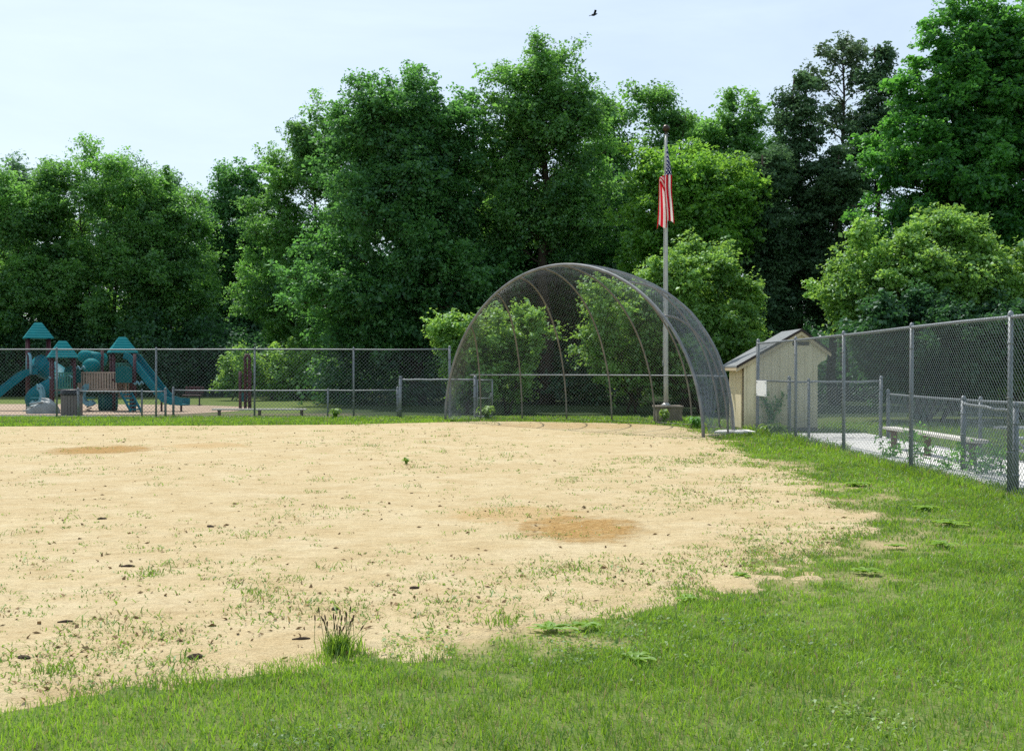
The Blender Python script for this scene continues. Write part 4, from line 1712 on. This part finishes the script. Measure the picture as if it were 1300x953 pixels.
# left, beyond the playground
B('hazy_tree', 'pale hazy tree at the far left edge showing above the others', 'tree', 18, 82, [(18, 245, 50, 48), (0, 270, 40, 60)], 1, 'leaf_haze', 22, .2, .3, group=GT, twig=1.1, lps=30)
B('broadleaf_tree', 'broad green tree behind the tallest teal roof at the left edge', 'tree', 30, 64, [(10, 320, 80, 100), (50, 280, 55, 75), (40, 380, 80, 60)], 2, 'leaf_mid', 44, .17, .3, group=GT, twig=.95)
B('broadleaf_tree', 'wide fine-leaved tree with forked stems above the play structure', 'tree', 128, 65, [(122, 280, 80, 90), (80, 320, 60, 80), (170, 320, 60, 90), (140, 390, 90, 60)], 3, 'leaf_mid', 56, .16, .3, stems=4, trunk_top=.8, group=GT, twig=.95, spread=.5)
B('broadleaf_tree', 'lower green tree right of the forked one, left of the sky gap', 'tree', 215, 66, [(212, 300, 50, 80), (225, 370, 60, 80)], 4, 'leaf_mid', 36, .17, .26, group=GT, twig=.9)
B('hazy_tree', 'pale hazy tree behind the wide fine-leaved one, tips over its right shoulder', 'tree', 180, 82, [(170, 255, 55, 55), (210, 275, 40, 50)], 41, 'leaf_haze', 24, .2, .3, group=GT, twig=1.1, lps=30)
B('round_tree', 'dark tree with a round top in the dip left of the middle tree', 'tree', 305, 72, [(305, 236, 40, 38), (300, 300, 50, 70), (290, 380, 50, 70)], 5, 'leaf_dark', 40, .18, .3, group=GT, twig=1.0)
# middle
B('broadleaf_tree', 'big tree with sunlit left edge reaching low over the lawn', 'tree', 405, 60, [(405, 260, 72, 120, .8), (355, 372, 68, 82, .8), (405, 180, 44, 62), (335, 300, 34, 50), (400, 390, 70, 60)], 6, 'leaf_mid', 66, .15, .3, group=GT, twig=.8, lps=36)
B('broadleaf_tree', 'dense dark tree with twin crowns, tallest left of the backstop', 'tree', 530, 47, [(538, 170, 56, 95, .9), (465, 185, 56, 100, .9), (592, 215, 46, 100, .9), (500, 300, 110, 110, .9), (560, 375, 105, 80, .9), (440, 385, 90, 65, .9)], 7, 'leaf_dark', 110, .15, .34, group=GT, twig=.8, lps=36)
B('tall_tree', 'tallest loose-leaved tree with bare dark trunk rising behind the arch', 'tree', 692, 47, [(702, 115, 50, 66), (648, 165, 46, 88), (738, 190, 42, 95), (692, 215, 72, 90), (640, 270, 50, 60), (735, 285, 50, 50)], 8, 'leaf_mid', 66, .14, .36, trunk_top=.86, group=GT, twig=.75, lps=26, fill=.4, low=.25)
B('tall_tree', 'open tall tree left of the flag with sky showing through', 'tree', 803, 54, [(803, 150, 48, 60), (770, 230, 40, 80), (840, 200, 38, 60), (815, 270, 60, 60)], 9, 'leaf_mid', 38, .15, .3, trunk_top=.85, stems=2, group=GT, twig=.85, lps=26, fill=.45)
B('forest_tree', 'shaded tree behind the backstop hiding the wood between trunks', 'tree', 662, 51, [(620, 300, 80, 90, .7), (745, 300, 75, 90, .7), (690, 400, 120, 60, .6)], 10, 'leaf_dark', 78, .16, .36, group=GT, twig=.8, lps=34)
# right of the flag
B('lime_tree', 'bright lime-green tree behind the flag', 'tree', 872, 44, [(895, 245, 58, 62), (835, 250, 50, 66), (808, 300, 36, 60), (930, 285, 36, 55), (870, 310, 70, 40)], 12, 'leaf_lime', 62, .14, .26, group=GT, twig=.7, lps=32, flat=.45)
B('flat_topped_tree', 'small feathery flat-topped tree far behind, between flag and pines', 'tree', 930, 66, [(945, 140, 42, 20), (895, 165, 40, 24), (930, 205, 66, 40), (930, 270, 60, 50)], 13, 'leaf_mid', 38, .18, .24, trunk_top=.85, group=GT, twig=.9, lps=26, flat=.35)
CN = dict(group=GT, flat=.35, rise=.1, rag=.16, fill=.3)
B('cedar', 'dark narrow cedar, taller left one of the dark evergreens', 'conifer', 1012, 47, [(1018, 115, 18, 28), (1010, 170, 30, 50), (1006, 250, 42, 60), (1000, 340, 55, 70)], 21, 'needle', 44, .13, .22, trunk_top=.98, twig=.6, sec=8, lps=30, **CN)
B('cedar', 'low broad dark cedar at the left foot of the evergreens', 'conifer', 965, 45, [(975, 225, 26, 34), (965, 290, 40, 50), (958, 370, 55, 60)], 22, 'needle', 48, .13, .2, trunk_top=.97, twig=.6, sec=8, lps=32, **CN)
B('cedar', 'slim dark cedar top right of the open pine, against the sky', 'conifer', 1112, 50, [(1114, 74, 14, 24), (1112, 115, 22, 34), (1108, 190, 30, 60)], 23, 'needle', 24, .14, .2, trunk_top=.98, twig=.6, sec=7, lps=28, **CN)
B('cedar', 'dark cedar between the fresh shrub and the big right tree, mostly hidden', 'conifer', 1060, 46, [(1062, 240, 36, 50), (1062, 340, 55, 80)], 25, 'needle', 44, .14, .22, trunk_top=.97, twig=.6, sec=8, lps=30, **CN)
B('pine', 'tall open pine with bare limbs against the sky', 'pine tree', 1072, 52, [(1066, 64, 40, 14), (1036, 96, 24, 12), (1098, 98, 22, 12), (1044, 140, 28, 12), (1090, 152, 24, 12)], 24, 'needle_pine', 17, .16, .20, trunk_top=.97, twig=.55, sec=6, ter=5, lps=17, group=GT, flat=.35, rise=.55, low=.6, fill=.3)
B('maple', 'huge dense maple filling the upper right corner', 'tree', 1225, 40, [(1150, 190, 66, 100, .9), (1225, 110, 80, 110, .9), (1300, 80, 80, 120, .9), (1200, 250, 100, 80, .9), (1290, 240, 110, 90, .9), (1380, 180, 90, 160, .9), (1108, 235, 36, 62), (1135, 300, 55, 50)], 14, 'leaf_maple', 150, .15, .42, group=GT, twig=.62, lps=40, sec=8, flat=.45)
# fresh shrubs and saplings in front
GS = 'shrubs at the edge of the wood'
S = dict(group=GS, rise=.8, low=.05, flat=.5, fill=.4, rag=.20)
B('shrub', 'fresh green arching shrub behind the flagpole, left of the shed', 'shrub', 895, 37, [(875, 365, 60, 58, .8), (930, 410, 56, 62, .8), (835, 410, 40, 50), (900, 450, 70, 50)], 15, 'leaf_bright', 60, .115, .09, stems=4, twig=.5, lps=26, spread=.5, **S)
B('shrub', 'large fresh green shrub with spreading sprays behind the right fence', 'shrub', 1165, 33, [(1140, 355, 85, 60, .8), (1215, 325, 56, 58, .8), (1085, 365, 44, 46), (1190, 390, 90, 50)], 16, 'leaf_bright', 84, .11, .09, stems=5, twig=.5, lps=28, spread=.6, **S)
B('shrub', 'fresh green shrub at the right edge of the picture above the fence', 'shrub', 1290, 33, [(1300, 360, 46, 48, .8), (1290, 420, 60, 60, .8)], 17, 'leaf_bright', 36, .11, .08, stems=3, twig=.5, lps=28, spread=.5, **S)
B('sapling', 'light green sapling just left of the backstop arch', 'sapling', 590, 36.5, [(580, 420, 34, 32), (600, 455, 40, 42)], 18, 'leaf_bright', 24, .115, .06, stems=2, twig=.45, lps=20, sec=7, ter=6, **S)
B('sapling', 'light green sapling seen through the left half of the arch', 'sapling', 648, 37, [(655, 420, 44, 38), (640, 465, 38, 38)], 19, 'leaf_bright', 22, .115, .06, stems=2, twig=.45, lps=18, sec=7, ter=6, **S)
B('sapling', 'light green leafy sapling seen through the right half of the arch', 'sapling', 800, 37.5, [(785, 395, 52, 42), (822, 435, 56, 50), (755, 435, 30, 40)], 20, 'leaf_bright', 36, .115, .07, stems=2, twig=.5, lps=20, sec=7, ter=6, **S)
B('shrub', 'dark leafy shrub in shade behind the dugout fence', 'shrub', 1180, 30.5, [(1150, 425, 90, 44, .6), (1260, 440, 80, 52, .6)], 26, 'leaf_wood', 50, .12, .08, stems=4, twig=.5, lps=28, spread=.8, **S)  # darker leaf colour stands in for the shade behind the fence
B('bush', 'young light bush left of the maroon climbing posts', 'bush', 300, 53, [(296, 468, 20, 24), (312, 480, 18, 18)], 27, 'leaf_bright', 14, .16, .06, stems=2, twig=.6, lps=14, sec=5, ter=4, **S)
B('bush', 'young light bush right of the maroon climbing posts', 'bush', 340, 53, [(342, 470, 22, 20), (352, 485, 24, 16)], 28, 'leaf_bright', 14, .16, .06, stems=2, twig=.6, lps=14, sec=5, ter=4, **S)
B('bush', 'drooping pale bush behind the middle bay of the far fence', 'bush', 385, 54, [(382, 464, 24, 28), (370, 490, 30, 14)], 29, 'leaf_bright', 18, .16, .06, stems=2, twig=.6, lps=14, sec=5, ter=4, **S)
B('bush', 'feathery green bush by the shaded fence post right of the lawn', 'bush', 430, 49, [(420, 478, 24, 26), (448, 495, 26, 18)], 30, 'leaf_mid', 18, .15, .06, stems=2, twig=.6, lps=18, sec=5, ter=4, **S)
print('LEAVES', sum(LEAVES))

# ------------------------------------------------------------------ single weeds, tufts and chips on the sand


def leaf_weed(name, label, px, py, r, h, nl, lw, mat='weed', group=None, ll=None, cat='weed'):
    Y = 2025 / (py - HY)
    x = gx(px, Y)
    z = float(sandz(np.array([x]), np.array([Y]))[0])
    T = thing(name, label, cat, (x, Y, z), group)
    V, Fc = [], []
    for i in range(nl):
        a = random.uniform(0, 2 * PI)
        L = (.72 if group else 1) * r * random.uniform(.6, 1.15)
        W = lw * random.uniform(.7, 1.2)
        hh = (.38 if group else 1) * h * random.uniform(.5, 1.2)
        o = Vector((x + random.gauss(0, r * .12), Y + random.gauss(0, r * .12), z))
        d = Vector((math.cos(a), math.sin(a), 0))
        s = Vector((-d.y, d.x, 0))
        sec = ((0, .15, 0), (.3, .55, .75), (.6, 1, 1), (.85, .7, .85), (1, .05, .55))
        b = len(V)
        for q, w, zz in sec:
            c = o + d * L * q + Vector((0, 0, hh * zz))
            V += [c - s * W * w + Vector((0, 0, W * .25)), c, c + s * W * w + Vector((0, 0, W * .25))]
        for k in range(4):
            for j in range(2):
                Fc.append((b + 3 * k + j, b + 3 * k + j + 1, b + 3 * k + j + 4, b + 3 * k + j + 3))
    V = np.array([tuple(v) for v in V])
    np_mesh('leaves', V, np.array(Fc), M[mat], T, np.repeat(rng.uniform(.45, .9, nl), 8), smooth=True)
    return T


GW = 'broad-leaved weeds at the edge of the turf'
for lab, px, py, r, h, n, lw in (
        ('low leafy weed patch in the turf below the middle of the sand', 700, 803, .15, .035, 26, .020),
        ('bright leafy weed right of the patch at the lower middle of the turf', 745, 800, .12, .04, 18, .018),
        ('broad-leaved weed on the sand edge just right of the bare corner', 870, 765, .12, .045, 18, .020),
        ('flat leafy weed on the sand left of the turf corner', 943, 735, .11, .03, 16, .018),
        ('small leafy weed rosette nearest the bottom middle of the turf', 808, 842, .13, .05, 16, .022),
        ('leafy weed on the sand near the upper end of the worn patch', 1088, 617, .22, .06, 22, .035),
        ('spreading leafy weed in the middle of the worn patch', 1175, 648, .20, .06, 26, .032),
        ('lush leafy weed left of the right turf, on the worn patch', 1205, 668, .19, .06, 26, .030),
        ('leafy weed at the lower right end of the worn patch', 1200, 695, .17, .055, 24, .026),
        ('leafy weed at the lower left end of the worn patch', 1100, 730, .15, .05, 22, .024),
        ('small leafy weed on bare soil beside the worn patch', 1137, 697, .12, .045, 16, .022)):
    leaf_weed('broadleaf_weed', lab, px, py, r, h, n, lw, 'rosette', group=GW)
leaf_weed('leafy_weed', 'lone small weed standing far out on the bare sand', 516, 591, .075, .10, 14, .022)
leaf_weed('leafy_weed', 'bright yellow-green weed at the post of the small gate', 618, 533, .30, .34, 40, .06)
leaf_weed('leafy_weed', 'green weed growing against the flagpole pedestal', 843, 538.2, .15, .34, 26, .05)
leaf_weed('leafy_weed', 'dark green weed at the right foot of the arch', 885, 543.5, .24, .24, 32, .05, 'leaf_mid')
leaf_weed('leafy_weed', 'tiny pale weed at the foot of the far fence, below the climbing bush', 425, 531.5, .22, .25, 26, .05)
leaf_weed('leafy_weed', 'leafy weed on the soil at the end of the tall right fence', 985, 553, .34, .22, 34, .05)


def stemmed_weed(label, px, py, h, n, spread):
    Y = 2025 / (py - HY)
    x = gx(px, Y)
    T = thing('tall_weed', label, 'weed', (x, Y, 0), 'tall weeds along the right fence')
    w = MB()
    P = []
    for i in range(n):
        a = Vector((x + random.gauss(0, spread), Y + random.gauss(0, spread * 1.6), 0))
        e = a + Vector((random.gauss(0, .1), random.gauss(0, .1), h * random.uniform(.6, 1.1)))
        p = limb_path(a, e, 4, .2)
        w.tube(p, [.006, .005, .004, .003, .002], 4)
        for _ in range(16):
            t = random.uniform(.15, 1) * 4
            P.append(p[min(3, int(t))].lerp(p[min(4, int(t) + 1)], t - int(t)) + Vector((random.gauss(0, .045), random.gauss(0, .045), random.gauss(0, .02))))
    w.build('stem', M['weed'], T)
    C = np.array([tuple(p) for p in P])
    k = len(C)
    L = rng.uniform(.05, .11, k)
    V, Fq = leaf_quads(C, rng.normal(0, .6, (k, 3)) + np.array([0, 0, .7]), rng.normal(0, 1, (k, 3)), L, L * .45)
    np_mesh('foliage', V, Fq, M['leaf_mid'], T, rng.uniform(.2, 1, k))


for lab, px, py, h, n, s in (
        ('tall thin weeds behind the fence just right of its second post', 1165, 592, .62, 9, .10),
        ('leafy weeds behind the fence midway between two posts', 1215, 600, .38, 12, .16),
        ('leafy weeds behind the fence just left of the nearest post', 1255, 605, .45, 12, .14),
        ('small weeds under the fence by the pad, left of the second post', 1128, 583, .34, 8, .10)):
    stemmed_weed(lab, px, py, h, n, s)


def seed_tuft():
    Y = 2025 / (832 - HY)
    x = gx(433, Y)
    T = thing('grass_tuft', 'tall grass tuft with brown seed heads at the front of the sand', 'grass', (x, Y, 0))
    n = 420
    a = rng.uniform(0, 2 * PI, n)
    r = np.abs(rng.normal(0, .055, n))
    bx, by = x + r * np.cos(a), Y + r * np.sin(a)
    o = blades(bx, by, rng.uniform(.05, .14, n), rng.uniform(.004, .008, n), rng.uniform(.1, .75, n), rng.uniform(.1, .8, n), 'leaves', M['grass'], z0=np.full(n, .0))
    del o['kind']
    o.parent = T
    o.matrix_parent_inverse = Matrix.Translation((-x, -Y, 0))
    st = MB()
    hd = MB()
    for i in range(26):
        b = Vector((x + random.gauss(0, .05), Y + random.gauss(0, .04), .0))
        e = b + Vector((random.gauss(0, .04), random.gauss(0, .03), random.uniform(.12, .23)))
        so = MB().tube([b, b.lerp(e, .5) + Vector((random.gauss(0, .008), 0, 0)), e], .0013, 4).build('stem', M['weed'], T)
        d = (e - b).normalized()
        MB().tube([e - d * .004, e + d * .008, e + d * .022, e + d * .03], [.002, .0045, .004, .001], 6).build('seed_head', M['seed'], so)


seed_tuft()


def tuft(label, px, py, n, sp, h):
    Y = 2025 / (py - HY)
    x = gx(px, Y)
    z = .02
    T = thing('grass_tuft', label, 'grass', (x, Y, z), 'small tufts on the sand')
    bx, by = rng.normal(x, sp, n), rng.normal(Y, sp * .9, n)
    o = blades(bx, by, rng.uniform(.4, 1.1, n) * h, rng.uniform(.004, .009, n), rng.uniform(.3, 1.1, n), rng.uniform(.2, .9, n), 'leaves', M['weed'], z0=sandz(bx, by) - .004)
    del o['kind']
    o.parent = T
    o.matrix_parent_inverse = Matrix.Translation((-x, -Y, -z))


for lab, px, py, n, sp, h in (('small green tuft on the sand in the left foreground', 184, 735, 60, .06, .045),
                              ('flat green tuft on the sand left of centre, the widest there', 328, 757, 70, .07, .04),
                              ('green tuft nearest the lower left corner of the sand', 68, 859, 160, .09, .05),
                              ('small green tuft on the sand above the tall seed-headed one', 380, 739, 40, .05, .04),
                              ('green tuft at the ragged sand edge right of the seed-headed one', 637, 795, 90, .07, .06),
                              ('green tuft on the sand in the distance below the arch', 440, 649, 40, .10, .05)):
    tuft(lab, px, py, n, sp, h)


def chip(label, px, py, w, hgt, ang):
    Y = 2025 / (py - HY)
    x = gx(px, Y)
    z = float(sandz(np.array([x]), np.array([Y]))[0])
    n = 8
    R = Matrix.Rotation(ang, 3, 'Z')
    m = MB()
    prof = []
    for i in range(6):
        t = i / 5
        r = hgt * math.sin(PI * (t * .86 + .07)) ** .6 * random.uniform(.75, 1.2)
        prof.append((w * (t - .5), r))
    V, Fc = [], []
    for q, r in prof:
        for k in range(n):
            a = 2 * PI * k / n
            rr_ = r * random.uniform(.8, 1.15)
            V.append(R @ Vector((q, rr_ * math.cos(a) * 1.4, rr_ * math.sin(a) * .8)) + Vector((x, Y, z + hgt * .35)))
    for i in range(5):
        for k in range(n):
            Fc.append((i * n + k, i * n + (k + 1) % n, (i + 1) * n + (k + 1) % n, (i + 1) * n + k))
    Fc += [tuple(range(n))[::-1], tuple(5 * n + k for k in range(n))]
    m.add(V, Fc)
    o = m.build('wood_chip', M['wood_chip'], None, False, (x, Y, z))
    tag(o, label, 'wood chip', 'dark chips of wood and soil lying on the sand')


for lab, px, py, w, hg, an in (('long dark chip lying alone on the sand at the left', 82, 794, .085, .012, .3),
                               ('dark chip on the sand at the left, farther than the long one', 162, 723, .10, .014, .1),
                               ('round dark clod near the front edge of the sand', 247, 841, .075, .022, .5),
                               ('brown chip at the lower left corner of the sand', 30, 841, .08, .014, -.4),
                               ('thin dark stick left of the tall seed-headed tuft', 382, 816, .10, .010, .2),
                               ('small dark clod above the tall seed-headed tuft', 425, 778, .05, .014, .9),
                               ('dark clod near the middle of the sand', 526, 751, .065, .016, .3),
                               ('pair-like small dark chip far out at the left', 129, 662, .09, .016, .1),
                               ('small dark chip far out left of the orange patch', 267, 672, .07, .016, -.3)):
    chip(lab, px, py, w, hg, an)

# ------------------------------------------------------------------ bird
c = at(754.5, 19.5, 70)
m = MB()
m.tube([c + Vector((-.22, 0, -.05)), c + Vector((-.14, 0, -.03)), c, c + Vector((.12, 0, .04)), c + Vector((.2, 0, .06))], [.02, .07, .075, .05, .015], 8)
for s in (-1, 1):
    m.add([c + Vector((-.08, s * .05, .02)), c + Vector((.08, s * .05, .04)), c + Vector((.13, s * .3, .16)), c + Vector((-.03, s * .34, .15)), c + Vector((-.06, s * .62, .10)), c + Vector((.06, s * .6, .11))],
          [(0, 1, 2, 3), (3, 2, 5, 4)])
m.add([c + Vector((-.18, -.04, -.04)), c + Vector((-.18, .04, -.04)), c + Vector((-.36, .08, -.09)), c + Vector((-.36, -.08, -.09))], [(0, 1, 2, 3)])
tag(m.build('bird', M['bird'], None, True, c), 'small dark bird flying high in the pale sky', 'bird')

# ------------------------------------------------------------------ light, sky, camera
SUN = Vector((-.30, .60, 1.0)).normalized()
elev = math.asin(SUN.z)
ld = bpy.data.lights.new('sun', 'SUN')
ld.energy = 4.95
ld.angle = math.radians(.53)
ld.color = (1, .955, .88)
lo = bpy.data.objects.new('sun', ld)
col.objects.link(lo)
lo.rotation_euler = SUN.to_track_quat('Z', 'Y').to_euler()
lo.location = (0, 0, 40)

w = bpy.data.worlds.new('World')
bpy.context.scene.world = w
w.use_nodes = True
nt = w.node_tree
nt.nodes.clear()
wo = nt.nodes.new('ShaderNodeOutputWorld')
bg = nt.nodes.new('ShaderNodeBackground')
sky = nt.nodes.new('ShaderNodeTexSky')
sky.sky_type = 'NISHITA'
sky.sun_disc = False
sky.sun_elevation = elev
sky.sun_rotation = math.atan2(SUN.x, SUN.y)
sky.air_density = 1.0
sky.dust_density = 1.6
sky.ozone_density = 1.2
tc = nt.nodes.new('ShaderNodeTexCoord')
# thin high haze and faint streaks of cloud
mp = nt.nodes.new('ShaderNodeMapping')
mp.inputs['Scale'].default_value = (1.2, 1.2, 6.0)
mp.inputs['Rotation'].default_value = (0, .25, .3)
nt.links.new(tc.outputs['Generated'], mp.inputs['Vector'])
nz = noise(nt, mp.outputs[0], 1.6, 7, .6, .4)
cl = ramp(nt, nz, [(.40, (.0, .0, .0)), (.75, (1, 1, 1))])
hz = mixc(nt, math_n(nt, 'ADD', math_n(nt, 'MULTIPLY', cl, .26), .36), sky.outputs[0], (7.8, 9.15, 10.2))
nt.links.new(hz, bg.inputs['Color'])
bg.inputs['Strength'].default_value = .130
nt.links.new(bg.outputs[0], wo.inputs['Surface'])

cam = bpy.data.cameras.new('camera')
co = bpy.data.objects.new('camera', cam)
col.objects.link(co)
cam.sensor_width = 36
cam.lens = 36 * F / 1300
cam.clip_start = .1
cam.clip_end = 3000
co.location = (0, 0, CAMH)
co.rotation_euler = (PI / 2 - math.atan(6.5 / F), 0, 0)
sc = bpy.context.scene
sc.camera = co
sc.view_settings.view_transform = 'Standard'
sc.view_settings.look = 'None'
sc.view_settings.exposure = 0
sc.render.engine = 'CYCLES'
sc.cycles.max_bounces = 7
sc.cycles.diffuse_bounces = 4
sc.cycles.transmission_bounces = 4
sc.cycles.use_denoising = False
print('BLADES', NG, NW)
